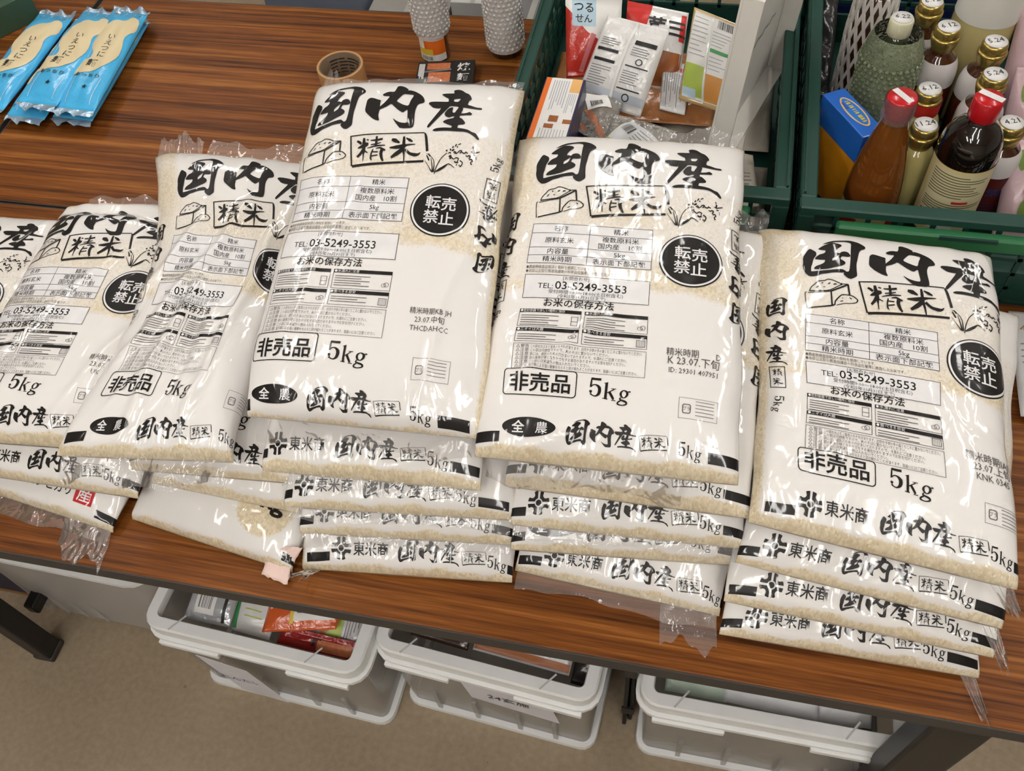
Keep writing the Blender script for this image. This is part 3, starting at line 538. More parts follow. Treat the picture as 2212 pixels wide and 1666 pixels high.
def rice_bag(label, FL, FR, BL, BR, tf, tb, layer, kind='full', brand='tobei', stamp=None, uo=0.0, seed=0, zf=None, zb=None, droop=0.0, rough=1.0, creases=(), group='five-kilo bags of rice on the table', fte=.17, bte=.13, y0=None, bow=(0, 0)):
    """one five kilo bag: FL..BR are plan positions of its four corners, tf/tb the thickness at front and back, layer its place in the stack"""
    rng = np.random.RandomState(seed+11)
    if y0 is None: y0 = .014 if kind == 'full' else .0095
    zf = (layer+.5)*tf if zf is None else zf; zb = (layer+.5)*tb if zb is None else zb
    c = [np.array((*p, z), float) for p, z in ((FL, zf), (FR, zf), (BL, zb), (BR, zb))]
    W_ = (np.linalg.norm(c[1]-c[0])+np.linalg.norm(c[3]-c[2]))/2; L_ = (np.linalg.norm(c[2]-c[0])+np.linalg.norm(c[3]-c[1]))/2
    a = W_/2; bm_ = (tf+tb)/4
    # columns: angles spaced evenly by arc length, finer on the upper side
    th = np.linspace(-math.pi, math.pi, 4001); n_, m_ = 4.2, 2.1
    sx = np.sign(np.sin(th))*np.abs(np.sin(th))**(2/n_)*a; sz = np.sign(np.cos(th))*np.abs(np.cos(th))**(2/m_)*bm_
    arc = np.concatenate([[0], np.cumsum(np.hypot(np.diff(sx), np.diff(sz)))]); arc -= arc[-1]/2
    top = np.interp(a+.012, [0, 1], [0, 1]); half = arc[-1]
    e = a+.028
    S_ = np.concatenate([np.linspace(-half, -e, 9)[:-1], np.linspace(-e, e, 67), np.linspace(e, half, 9)[1:]])
    TH = np.interp(S_, arc, th)
    ux = np.sign(np.sin(TH))*np.abs(np.sin(TH))**(2/n_); uz = np.sign(np.cos(TH))*np.abs(np.cos(TH))**(2/m_)
    k = np.linspace(0, 1, 97); t = .55*k+.45*(.5-.5*np.cos(math.pi*k))
    ef = np.clip(t/fte, 0, 1); eb = np.clip((1-t)/bte, 0, 1)
    prof = (.66*np.sin(math.pi/2*ef)**.9+.34*np.sqrt(np.clip(1-(1-np.clip(ef/.14, 0, 1))**2, 0, 1)))*np.sqrt(np.clip(1-(1-eb)**2.3, 0, 1)); prof = np.maximum(prof, .09)
    b_t = (tf*(1-t)+tb*t)/2*prof
    wig = 1+.012*np.sin(t*9+rng.rand()*6)+.008*np.sin(t*23+rng.rand()*6)-.02*np.sin(math.pi*t)
    U = .5+.5*ux[None]*wig[:, None]; T = np.repeat(t[:, None], len(S_), 1)
    base = (c[0]*(1-U[..., None])+c[1]*U[..., None])*(1-T[..., None])+(c[2]*(1-U[..., None])+c[3]*U[..., None])*T[..., None]
    base[..., 0] += (bow[0]*(1-U)+bow[1]*U)*np.sin(math.pi*T)**1.0
    nrm = np.cross(c[1]-c[0], c[2]-c[0]); nrm /= np.linalg.norm(nrm)
    # metric rows: arc length along the top centre line
    ctr = np.stack([t*L_, b_t], 1); ya = np.concatenate([[0], np.cumsum(np.linalg.norm(np.diff(ctr, axis=0), axis=1))])
    XX = np.repeat(S_[None], len(t), 0); YY = np.repeat(ya[:, None], len(S_), 1)
    h = uz[None]*b_t[:, None]
    topw = sstep(-.2, .35, uz)[None]*np.ones_like(h)
    d = np.zeros_like(h)
    for i in range(5):
        kx, ky, ph = rng.uniform(-28, 28), rng.uniform(-18, 18), rng.rand()*6.3
        d += .00045*rough*np.sin(XX*kx+YY*ky+ph)
    edge = np.exp(-YY/.035)+np.exp(-(ya[-1]-YY)/.03)
    d += .0011*rough*np.sin(XX*95+3*np.sin(XX*31+rng.rand()*6)+rng.rand()*6)*edge
    side = sstep(a*.72, a*1.0, np.abs(XX)); d += .0010*rough*side*np.sin(YY*70+2*np.sin(YY*37)+rng.rand()*6)
    cr = list(creases)
    for (x0, y0_, x1, y1, am, wd_) in cr:
        p = np.stack([XX-x0, YY-y0_], -1); v = np.array((x1-x0, y1-y0_)); L2 = np.linalg.norm(v); v = v/L2
        al = p@v; pe = p@np.array((-v[1], v[0])); pe = pe+.004*np.sin(al*40)
        f = np.exp(-(pe/wd_)**2)*sstep(-.02, .02, al)*sstep(-.02, .03, L2-al); d += am*f
    h = h+d*topw*np.minimum(1, b_t[:, None]/.008)
    P = base+h[..., None]*nrm
    P[..., 2] -= (droop*(1-np.clip(t/.22, 0, 1))**2+.80*np.clip(tf/2-b_t, 0, None)*(t < .5)+.35*np.clip(tb/2-b_t, 0, None)*(t >= .5))[:, None]
    P[..., 2] += TZ
    P[..., 2] = np.maximum(P[..., 2], TZ+.0006)
    O = np.array(((FL[0]+FR[0])/2, (FL[1]+FR[1])/2, TZ+max(0, zf-tf/2)))
    root = thing('rice_bag', label, 'rice bag', tuple(O), 0, group)
    sd = float(seed)*1.37+.21
    # body mesh (closed loop: last column = first)
    nr, nc = P.shape[:2]; ncw = nc-1
    V = (P[:, :ncw]-O).reshape(-1, 3); F = []
    idx = np.arange(nr*ncw).reshape(nr, ncw)
    q = np.stack([idx[:-1], np.roll(idx, -1, 1)[:-1], np.roll(idx, -1, 1)[1:], idx[1:]], -1).reshape(-1, 4)
    me = bpy.data.meshes.new('bag_body')
    me.vertices.add(len(V)); me.vertices.foreach_set('co', V.astype('f').ravel())
    caps = [idx[0][::-1], idx[-1]]
    loops = np.concatenate([q.ravel()]+caps).astype('i'); me.loops.add(len(loops)); me.loops.foreach_set('vertex_index', loops)
    st = np.concatenate([np.arange(0, len(q)*4, 4), [len(q)*4, len(q)*4+ncw]]).astype('i'); me.polygons.add(len(st)); me.polygons.foreach_set('loop_start', st)
    ya_tot = ya[-1]; Lp = ya_tot-y0-.026
    uvx = np.repeat(S_[None, :ncw], nr, 0).ravel(); uvy = np.repeat(ya[:, None], ncw, 1).ravel()
    uv = me.uv_layers.new(name='UVMap'); uvd = np.stack([uvx[loops], uvy[loops]], 1); uv.data.foreach_set('uv', uvd.astype('f').ravel())
    u_ = (uvx-uo)/PW+.5; v_ = (uvy-y0+.0016*np.sin(uvx*70+seed)+.0010*np.sin(uvx*173+seed*2))/Lp
    inside = sstep(-.085, -.035, u_)*sstep(-.085, -.035, 1-u_)
    if kind in ('plain', 'plain5', 'koshi'):
        w = sstep(-.012, .004, v_)*inside
        if kind == 'plain5': w = w*sstep(.036, .040, np.hypot(uvx-(.74-.5)*PW-uo, (uvy-y0-.145*Lp)*1.0))
    else:
        low = sstep(.49, .415, v_+.03*np.sin(u_*7)*.5); up_ = sstep(.775, .83, v_)*sstep(.02, .12, u_)*sstep(1.06, .98, v_)
        w = np.maximum(low, up_)*inside*sstep(-.012, .002, v_)
        patch_ = np.exp(-((u_-.78)/.2)**2-((v_-.485)/.07)**2)+.8*np.exp(-((u_-.02)/.1)**2-((v_-.84)/.14)**2)+.5*np.exp(-((u_-.5)/.25)**2-((v_-.70)/.05)**2)
        w = np.maximum(w*(1-.6*sstep(.44, .5, v_)*np.clip(patch_, 0, 1)), np.clip(.66-.42*patch_, .1, 1)*inside*sstep(.40, .5, v_)*sstep(1.03, .95, v_))
    w[np.cos(np.repeat(TH[None, :ncw], nr, 0).ravel()) < -.3] = .55
    at = me.attributes.new('white', 'FLOAT', 'POINT'); at.data.foreach_set('value', w.astype('f'))
    me.update(); me.validate(); me.shade_smooth(); me.materials.append(BAGM)
    ob = bpy.data.objects.new('bag_body', me); link(ob, root); ob['seed'] = sd
    patch = Patch(P, S_, ya)
    print_bag(root, patch, O, None, sd, kind, brand, stamp, y0, Lp, uo)
    return dict(root=root, patch=patch, O=O, a=a, ya=ya, P=P, t=t, nc=nc)
def flap(bag, end, u0, u1, length, dirn, curl=0.0, wave=.003, seed=0, name='clear_seal', mat=None, taper=0.0):
    """clear seal film running on from the front ('F') or back ('B') edge of a bag; dirn is the direction it leaves in"""
    P = bag['P']; row = P[0] if end == 'F' else P[-1]
    S_ = bag['patch'].X; a = bag['a']; rng = random.Random(seed)
    n = 40; m = 8; V = []; F = []
    d = np.array(dirn, float); d /= np.linalg.norm(d); up = np.array((0, 0, 1.0)); ph = rng.random()*6
    for j in range(m):
        f = j/(m-1)
        for i in range(n):
            g = i/(n-1); u = u0+(u1-u0)*(.5+(g-.5)*(1-taper*f)); x = (u*2-1)*a
            p = np.array([np.interp(x, S_, row[:, k]) for k in range(3)])
            l = length*(1+.18*math.sin(g*9+ph)+.08*math.sin(g*23+ph*2))
            p = p+d*l*f+up*(curl*f*f)+up*wave*f*(math.sin(g*17+ph+f*2)+.6*math.sin(g*41+ph*3))
            if end == 'F' or True: p[2] = max(p[2], TZ+.0015+.0008*math.sin(g*30+f*5)**2)
            V.append(p-bag['O'])
    for j in range(m-1):
        for i in range(n-1): F.append((j*n+i, j*n+i+1, (j+1)*n+i+1, (j+1)*n+i))
    return mesh_obj(name, V, F, mat or FILM, bag['root'], True, 'clear plastic seal of the bag')
# ------------------------------------------------------------------ room shell
struct(box('floor', (-5, -4, -.05), (5, 5, 0), FLOOR))
WALLM = M('off_white_wall', (206, 202, 194), .8); CEILM = M('white_ceiling', (225, 223, 218), .85)
struct(box('ceiling', (-5, -4, 2.7), (5, 5, 2.78), CEILM))
struct(box('wall_back', (-5, 5, 0), (5, 5.1, 2.7), WALLM)); struct(box('wall_front', (-5, -4.1, 0), (5, -4, 2.7), WALLM))
struct(box('wall_left', (-5.1, -4, 0), (-5, 5, 2.7), WALLM)); struct(box('wall_right', (5, -4, 0), (5.1, 5, 2.7), WALLM))
HOUS = M('white_enamel', (230, 230, 228), .4)
TUBE = M('lit_fluorescent_tube', (255, 250, 240), .5, emit=(LIGHT['color'], LIGHT['strength']))
NAMES = ['just behind the photographer', 'behind the photographer in the middle', 'behind the photographer on the right', 'over the noodle packs', 'over the front right of the table', 'over the crate of bottles', 'beyond the far side of the tables', 'at the far left, nearer the front wall', 'far off beyond the tables on the left', 'far off beyond the tables on the right']
for (x, y, lx, ly), nm in zip(LAMPS, NAMES):
    r = thing('ceiling_lamp', 'fluorescent ceiling lamp '+nm, 'lamp', (x, y, 2.7), 0, 'fluorescent ceiling lamps')
    box('housing', (-lx/2-.04, -ly/2-.03, -.035), (lx/2+.04, ly/2+.03, -.001), HOUS, r, .006)
    for sx in (-1, 1):
        bm = bmesh.new(); bmesh.ops.create_cone(bm, cap_ends=True, segments=8, radius1=.028, radius2=.028, depth=ly)
        bmesh.ops.rotate(bm, verts=bm.verts, matrix=Matrix.Rotation(math.pi/2, 3, 'X')); bmesh.ops.translate(bm, verts=bm.verts, vec=(sx*lx*.3, 0, -.068))
        bm_obj('tube', bm, TUBE, r, True)
# ------------------------------------------------------------------ folding tables, two deep
EDGE = M('dark_grey_edge_band', (62, 58, 54), .5); LEGM = M('black_painted_steel', (26, 25, 24), .42); SCREW = M('zinc_screw', (170, 168, 165), .35, .8)
def folding_table(label, x0, y0, w=1.794, d=.596, legx=None, inset=.07):
    r = thing('folding_table', label, 'table', (x0+w/2, y0+d/2, 0), 0, 'brown folding tables')
    X, Y = w/2, d/2
    box('table_top', (-X+.002, -Y+.002, TZ-.026), (X-.002, Y-.002, TZ), WOOD, r, .0015)
    bm = bmesh.new()
    for a in ((-X, -Y, TZ-.026, X, -Y+.002, TZ-.0006), (-X, Y-.002, TZ-.026, X, Y, TZ-.0006), (-X, -Y+.002, TZ-.026, -X+.002, Y-.002, TZ-.0006), (X-.002, -Y+.002, TZ-.026, X, Y-.002, TZ-.0006)): bm_box(bm, *a)
    bm_obj('edge_band', bm, EDGE, r)
    bm = bmesh.new()
    for s in (-1, 1): bm_box(bm, -X+.08, s*(Y-.07)-.015, TZ-.05, X-.08, s*(Y-.07)+.015, TZ-.0262)
    bm_obj('under_rail', bm, LEGM, r)
    for sx in (-1, 1):
        lw = .02 if (legx is None or sx < 0) else .034; lx = sx*(X-.125) if legx is None else legx[0 if sx < 0 else 1]-(x0+w/2)
        for sy in (-1, 1):
            o = box('leg', (lx-lw, sy*(Y-inset)-.02, 0.012), (lx+lw, sy*(Y-inset)+.02, TZ-.05), LEGM, r, .005)
            box('foot_cap', (lx-lw-.002, sy*(Y-inset)-.022, 0.0), (lx+lw+.002, sy*(Y-inset)+.022, .016), EDGE, o, .004)
        box('stretcher', (lx-.012, -Y+.09, .10), (lx+.012, Y-.09, .13), LEGM, r, .004)
        # folding stay
        A = Vector((lx, Y-.13, TZ-.30)); B = Vector((lx-sx*.22, Y-.13, TZ-.055)); m = ortho(B-A, (0, -1, 0), A)
        o = box('folding_stay', (-.016, 0, .0205), (.016, (B-A).length, .026), LEGM, r, .002, mtx=m)
        bm = bmesh.new(); bmesh.ops.create_uvsphere(bm, u_segments=10, v_segments=6, radius=.006); bmesh.ops.translate(bm, verts=bm.verts, vec=(lx+lw*.4, -Y+inset-.0205, TZ-.085)); bm_obj('screw', bm, SCREW, r, True)
    return r
folding_table('brown wood-grain folding table carrying the stacks of rice bags, nearest the camera', -1.27, .002, legx=(-1.165, .375), inset=.05)
folding_table('brown wood-grain folding table behind, under the tape roll and green crates', -1.27, .602+.0)
folding_table('brown wood-grain folding table at the far left, under the leftmost blue noodle pack', -1.27-1.8-.004, .602)
folding_table('brown wood-grain folding table cut off at the left edge, beside the leftmost rice bags', -1.27-1.8-.004, .002, legx=(-2.95, -1.70))

# ------------------------------------------------------------------ the stacks of rice bags
def back(FL, FR, L, skew=0.0):
    a, b = np.array(FL), np.array(FR); d = (b-a)/np.linalg.norm(b-a); n = np.array((-d[1], d[0]))
    s = np.array((math.cos(skew)*n[0]-math.sin(skew)*n[1], math.sin(skew)*n[0]+math.cos(skew)*n[1]))
    return tuple(a+s*L), tuple(b+s*L)
B_ = {}
def stk(key, label, FL, FR, tf, tb, layer, BL=None, BR=None, L=.40, skew=0.0, **kw):
    if BL is None: BL, BR = back(FL, FR, L, skew)
    B_[key] = rice_bag(label, FL, FR, BL, BR, tf, tb, layer, **kw)
# far left, cut off by the picture's edge
stk('S0b', 'lower rice bag of the leftmost pile, cut off at the left edge', (-1.19, .08), (-.945, .09), .05, .05, 0, kind='strip', seed=31)
stk('S0', 'leftmost rice bag, only its upper right corner in view at the left edge', (-1.175, .095), (-.925, .10), .05, .052, 1, BL=(-1.17, .49), BR=(-.908, .505), seed=32, uo=-.02)
# first pile
stk('A3', 'bottom rice bag of the leftmost full pile, with a red seal', (-.945, .085), (-.684, .050), .048, .048, 0, kind='koshi', seed=1, uo=.0)
stk('A2', 'middle rice bag of the leftmost full pile, directly above the one with a red seal', (-.900, .080), (-.642, .082), .046, .048, 1, kind='mid', seed=2, uo=.004)
stk('A', 'top bag of the leftmost full pile with a half-hidden glossy round notice', (-.897, .098), (-.652, .118), .048, .054, 2, BL=(-.910, .485), BR=(-.668, .505), stamp=[('精米時期', .0095), ('23.07.', .0095), ('UK', .0095)], seed=3, rough=1.5, uo=-.022, creases=[(-.12, .375, .11, .345, -.011, .012), (-.09, .10, .02, .30, .003, .006), (.02, .02, .10, .2, .003, .007)])
# second pile
stk('B4', 'bottom rice bag of the second pile, plain white with a round clear window reading 5kg', (-.668, .072), (-.434, .038), .048, .048, 0, kind='plain5', seed=4, fte=.14)
stk('B3', 'second rice bag from the table in the second pile, plain white front', (-.634, .106), (-.434, .097), .046, .048, 1, kind='plain', seed=5)
stk('B2', 'third rice bag up in the second pile, half covered by the crumpled bag above', (-.640, .098), (-.415, .114), .046, .050, 2, kind='mid', seed=6, uo=.012)
stk('B', 'crumpled top rice bag of the second pile with deep lengthwise folds', (-.705, .078), (-.488, .104), .048, .056, 3, BL=(-.782, .556), BR=(-.520, .560), brand='zen', seed=7, rough=2.0, uo=.03, bow=(.055, .0),
    creases=[(-.03, .02, -.01, .25, .007, .010), (.05, .05, .09, .33, .006, .009), (-.09, .12, .05, .38, .006, .009), (-.07, .05, .00, .16, .004, .007), (.01, .06, .02, .2, -.006, .010), (-.11, .22, -.03, .33, .005, .008)], zf=.165, zb=.185)
# third pile
stk('C5', 'bottom rice bag of the tall third pile, beside the pink paper scrap', (-.424, .045), (-.166, .072), .046, .056, 0, kind='strip', seed=8, uo=.02, fte=.14)
stk('C4', 'second rice bag from the table in the tall third pile', (-.425, .072), (-.166, .100), .045, .057, 1, kind='strip', seed=9, uo=.0)
stk('C3', 'third rice bag from the table in the tall third pile', (-.432, .082), (-.166, .110), .045, .057, 2, kind='strip', seed=10, uo=-.012)
stk('C2', 'rice bag just below the top of the tall third pile, shifted right at the back', (-.455, .102), (-.200, .118), .045, .058, 3, BL=(-.49, .52), BR=(-.232, .548), kind='full', seed=12, uo=-.012, creases=[(.02, .01, .10, .05, .004, .008)])
stk('C', 'topmost rice bag of the tall third pile, highest of all', (-.466, .134), (-.200, .146), .047, .060, 4, BL=(-.504, .582), BR=(-.240, .604), brand='zen', stamp=[('精米時期KB JH', .0088), ('23.07.中旬', .0092), ('THCDAHCC', .0092)], seed=13, uo=-.018, y0=.005, zf=.222, zb=.306,
    creases=[(.06, .02, .115, .30, .003, .006), (-.10, .08, -.04, .30, .002, .006)])
# fourth pile
stk('D5', 'bottom rice bag of the fourth pile, clear seal film at its front corner', (-.168, .088), (.078, .073), .046, .050, 0, kind='strip', seed=14, uo=.02)
stk('D4', 'second rice bag from the table in the fourth pile, black oval on its strip', (-.168, .094), (.086, .118), .045, .051, 1, kind='strip', brand='zen', seed=15, uo=.0)
stk('D3', 'middle rice bag of the fourth pile with faint lettering behind film', (-.168, .104), (.088, .118), .045, .052, 2, kind='mid', seed=16, uo=.0)
stk('D2', 'rice bag just below the top of the fourth pile, sticking out at its right', (-.178, .128), (.090, .132), .045, .052, 3, BL=(-.19, .50), BR=(.082, .512), kind='full', seed=17, uo=.0)
stk('D', 'topmost rice bag of the fourth pile, with the plainest flat face', (-.204, .128), (.070, .138), .048, .054, 4, BL=(-.238, .562), BR=(.040, .574), brand='zen', stamp=[('精米時期　　D', .0105), ('K 23.07.下旬', .0125), ('ID: 29301 407951', .0088)], seed=18, uo=.0, zf=.215, zb=.262,
    creases=[(-.10, .085, .0, .165, .0035, .006), (-.02, .035, -.10, .0, .004, .008)])
# fifth pile
stk('E4', 'bottom rice bag of the rightmost pile, clear tail at its front corner', (.077, .052), (.353, .052), .046, .050, 0, kind='strip', seed=19, uo=-.004)
stk('E3', 'second rice bag from the table in the rightmost pile', (.077, .074), (.353, .060), .044, .050, 1, kind='strip', seed=20, uo=.006)
stk('E2', 'rice bag just below the top of the rightmost pile', (.081, .102), (.349, .074), .044, .050, 2, kind='mid', seed=21, uo=-.002)
stk('E', 'topmost rice bag of the rightmost pile, next to the bottle crate', (.088, .124), (.344, .094), .047, .052, 3, BL=(.070, .520), BR=(.345, .510), stamp=[('精米時期IAJU', .0115), ('23.07.上旬', .0115), ('KNK 0345', .0105)], seed=22, uo=.024,
    creases=[(-.12, .05, -.03, .10, .003, .007)])
# clear seals
flap(B_['C'], 'F', .03, .98, .024, (0, -.75, -1), -.003, .002, 1)
flap(B_['D'], 'F', .04, .80, .026, (0, -.6, -1), -.004, .003, 2)
flap(B_['D5'], 'F', .0, 1.0, .018, (0, -1, -.1), 0, .002, 3)
flap(B_['D5'], 'F', .72, 1.0, .042, (.1, -1, -.3), 0, .003, 4)
flap(B_['A3'], 'F', .0, 1.0, .020, (0, -1, -.1), 0, .002, 5)
flap(B_['A3'], 'F', .72, 1.0, .048, (.1, -1, -.3), 0, .003, 6)
flap(B_['E4'], 'F', .93, 1.0, .045, (.35, -1, -.1), 0, .003, 7, taper=.6)
flap(B_['E2'], 'F', .92, 1.0, .040, (.5, -1, -.5), 0, .003, 8, taper=.6)
flap(B_['E'], 'F', .9, 1.0, .030, (.6, -.8, -.6), 0, .003, 9, taper=.5)
flap(B_['C5'], 'F', .0, .10, .030, (-.3, -.6, .5), 0, .006, 10, mat=SOFTFILM)
flap(B_['B'], 'F', .02, .98, .030, (0, -1, -.5), -.003, .004, 11)
flap(B_['B'], 'B', .0, .28, .032, (-.15, 1, .35), 0, .004, 12)
flap(B_['B'], 'B', .30, 1.0, .030, (0, 1, .25), 0, .003, 13)
flap(B_['C'], 'B', .0, .12, .022, (-.1, 1, .4), 0, .003, 14, taper=.7)
flap(B_['C'], 'B', .10, 1.0, .016, (0, 1, .1), 0, .002, 24)
flap(B_['C2'], 'B', .55, 1.0, .045, (.1, 1, .35), 0, .006, 15, mat=SOFTFILM)
flap(B_['D'], 'B', .55, 1.0, .026, (.1, 1, .25), 0, .003, 16)
flap(B_['D2'], 'B', .6, 1.0, .034, (.1, 1, .4), 0, .005, 17, mat=SOFTFILM)
flap(B_['S0'], 'B', .80, 1.0, .024, (.1, 1, .4), 0, .003, 18, taper=.5)
flap(B_['C2'], 'F', .1, 1.0, .016, (0, -1, -.6), 0, .002, 19)
flap(B_['C3'], 'F', .0, 1.0, .014, (0, -1, -.7), 0, .002, 20)
flap(B_['C4'], 'F', .0, 1.0, .014, (0, -1, -.7), 0, .002, 21)
flap(B_['D3'], 'F', .0, 1.0, .014, (0, -1, -.7), 0, .002, 22)
flap(B_['A'], 'B', .1, 1.0, .020, (0, 1, .1), 0, .004, 23)
# pink paper scrap between the second and third piles
def sheet(name, label, cat, pts, mat, nx=10, ny=10, wave=.003, thick=.0006, seed=3):
    """a crumpled sheet through a grid of guide points [row][col]"""
    g = np.array(pts, float); R_, C_ = g.shape[:2]; rng = random.Random(seed); V = []; F = []
    O = g.reshape(-1, 3).mean(0); O[2] = g[..., 2].min()
    for j in range(ny):
        for i in range(nx):
            r, c = j/(ny-1)*(R_-1), i/(nx-1)*(C_-1); r0, c0 = min(int(r), R_-2), min(int(c), C_-2); fr, fc = r-r0, c-c0
            p = g[r0, c0]*(1-fr)*(1-fc)+g[r0+1, c0]*fr*(1-fc)+g[r0, c0+1]*(1-fr)*fc+g[r0+1, c0+1]*fr*fc
            p = p+np.array((rng.uniform(-1, 1)*wave*.4, rng.uniform(-1, 1)*wave*.4, abs(math.sin(i*1.7+j*.9+seed))*wave)); V.append(p-O)
    for j in range(ny-1):
        for i in range(nx-1): F.append((j*nx+i, j*nx+i+1, (j+1)*nx+i+1, (j+1)*nx+i))
    o = mesh_obj(name, V, F, mat, None, True); o.location = O
    md = o.modifiers.new('thickness', 'SOLIDIFY'); md.thickness = thick; md.offset = 1
    return tag(o, label, cat)
PINK = M('pale_pink_paper', (236, 208, 198), .7, bump=(60, .3, 'noise'))
sheet('paper_scrap', 'crumpled pale pink paper scrap between the second and third piles', 'paper', [[(-.472, .030, TZ+.004), (-.436, .022, TZ+.003)], [(-.470, .050, TZ+.012), (-.434, .046, TZ+.014)], [(-.446, .060, TZ+.030), (-.422, .062, TZ+.030)]], PINK, 9, 12, .003)
# ------------------------------------------------------------------ pouches, cartons, bottles
def pouch(name, label, cat, FL, FR, BL, BR, T, mat, group=None, crimp=.02, seed=0, wr=.0012, nx=25, ny=33, film=None):
    """sealed food pouch between four corner points; its upper face is returned as a print surface (x from left, y from front)"""
    c = [np.array(p, float)+(0, 0, TZ) for p in (FL, FR, BL, BR)]
    W_ = (np.linalg.norm(c[1]-c[0])+np.linalg.norm(c[3]-c[2]))/2; L_ = (np.linalg.norm(c[2]-c[0])+np.linalg.norm(c[3]-c[1]))/2
    n = np.cross(c[1]-c[0], c[2]-c[0]); n /= np.linalg.norm(n)
    u = np.linspace(0, 1, nx); t = np.linspace(0, 1, ny); U, T_ = np.meshgrid(u, t); rng = np.random.RandomState(seed)
    base = (c[0]*(1-U[..., None])+c[1]*U[..., None])*(1-T_[..., None])+(c[2]*(1-U[..., None])+c[3]*U[..., None])*T_[..., None]
    ed = np.clip(np.minimum(T_, 1-T_)*L_/max(crimp, 1e-4)-.5, 0, None)
    pr = (1-np.exp(-ed*1.3))*np.clip(1-np.abs(2*U-1)**3, 0, 1)**.5
    h = T/2*pr+.0006
    w = wr*(np.sin(U*W_*rng.uniform(60, 120)+T_*L_*rng.uniform(-90, 90)+rng.rand()*6)+.7*np.sin(U*W_*rng.uniform(120, 200)+T_*L_*rng.uniform(-150, 150)+rng.rand()*6))*np.clip(pr+.25, 0, 1)
    top = base+(h+w)[..., None]*n; bot = base+(-h+w*.3)[..., None]*n
    O = base.reshape(-1, 3).mean(0); O[2] = min(top[..., 2].min(), bot[..., 2].min())
    root = thing(name, label, cat, tuple(O), 0, group)
    V = np.concatenate([top.reshape(-1, 3), bot.reshape(-1, 3)])-O; N = nx*ny; F = []
    for j in range(ny-1):
        for i in range(nx-1):
            a, b, d, e = j*nx+i, j*nx+i+1, (j+1)*nx+i+1, (j+1)*nx+i; F += [(a, b, d, e), (N+e, N+d, N+b, N+a)]
    for i in range(nx-1): F += [(i+1, i, N+i, N+i+1), ((ny-1)*nx+i, (ny-1)*nx+i+1, N+(ny-1)*nx+i+1, N+(ny-1)*nx+i)]
    for j in range(ny-1): F += [(j*nx, (j+1)*nx, N+(j+1)*nx, N+j*nx), ((j+1)*nx+nx-1, j*nx+nx-1, N+j*nx+nx-1, N+(j+1)*nx+nx-1)]
    mesh_obj('pouch_body', V, F, mat, root, True)
    p = Patch(top, u*W_, t*L_); p.W = W_; p.L = L_; p.root = root; p.O = O
    return p
def stick(p, name, t, mat, off=.0007, label=None, parent=None, maxlen=.006):
    return decal(name, t, p, mat, parent or p.root, off, p.O, maxlen, label)
def carton(name, label, cat, loc, size, mat, rz=0.0, tilt=(0, 0), group=None, bev=.0015):
    """box standing on loc (centre of its base); returns root and print surfaces of its faces"""
    r = thing(name, label, cat, (loc[0], loc[1], loc[2]+TZ), 0, group); r.rotation_euler = (tilt[0], tilt[1], rz)
    x, y, z = size[0]/2, size[1]/2, size[2]
    box('carton_body', (-x, -y, 0), (x, y, z), mat, r, bev)
    f = dict(top=plane_patch((-x, -y, z), (1, 0, 0), (0, 1, 0), 2*x, 2*y), front=plane_patch((-x, -y, 0), (1, 0, 0), (0, 0, 1), 2*x, z),
             right=plane_patch((x, -y, 0), (0, 1, 0), (0, 0, 1), 2*y, z), left=plane_patch((-x, y, 0), (0, -1, 0), (0, 0, 1), 2*y, z))
    for q in f.values(): q.root = r; q.O = np.zeros(3); q.W = q.X[-1]; q.L = q.Y[-1]
    return r, f
def bars(x0, y0, x1, y1, n, seed=0, horizontal=False):
    rng = random.Random(seed); out = []
    k = 0
    for i in range(n):
        a = (i+rng.random()*.3)/n; w = (.25+.5*rng.random())/n
        out.append(rect(x0, y0+a*(y1-y0), x1, y0+(a+w)*(y1-y0)) if horizontal else rect(x0+a*(x1-x0), y0, x0+(a+w)*(x1-x0), y1))
    return np.concatenate(out)
def fine_lines(x0, y0, x1, y1, n, w=.0007, seed=0, vertical=False):
    """rows of print too small to read"""
    rng = random.Random(seed); out = []
    for i in range(n):
        a = (i+.5)/n; e = .55+.45*rng.random()
        out.append(line([(x0+a*(x1-x0), y1), (x0+a*(x1-x0), y1-(y1-y0)*e)], w) if vertical else line([(x0, y1-a*(y1-y0)), (x0+(x1-x0)*e, y1-a*(y1-y0))], w))
    return np.concatenate(out)
P_BLACK = M('black_print', (32, 30, 30), .45); P_GREY = M('grey_print', (120, 118, 118), .5); P_RED = M('red_print', (200, 44, 38), .4); P_WHITE = M('white_print', (236, 234, 230), .45)
P_ORANGE = M('orange_print', (232, 112, 34), .4); P_TAN = M('noodle_tan_print', (226, 208, 166), .45); P_BLUE = M('blue_print', (30, 92, 190), .4); P_GREEN = M('green_print', (60, 150, 84), .4); P_YEL = M('yellow_print', (226, 196, 60), .4)
P_LIME = M('lime_print', (176, 196, 88), .4); P_BROWN = M('brown_print', (158, 92, 44), .4); P_LBLUE = M('pale_blue_print', (186, 212, 226), .4); P_PINKR = M('faded_red_print', (206, 120, 122), .5)

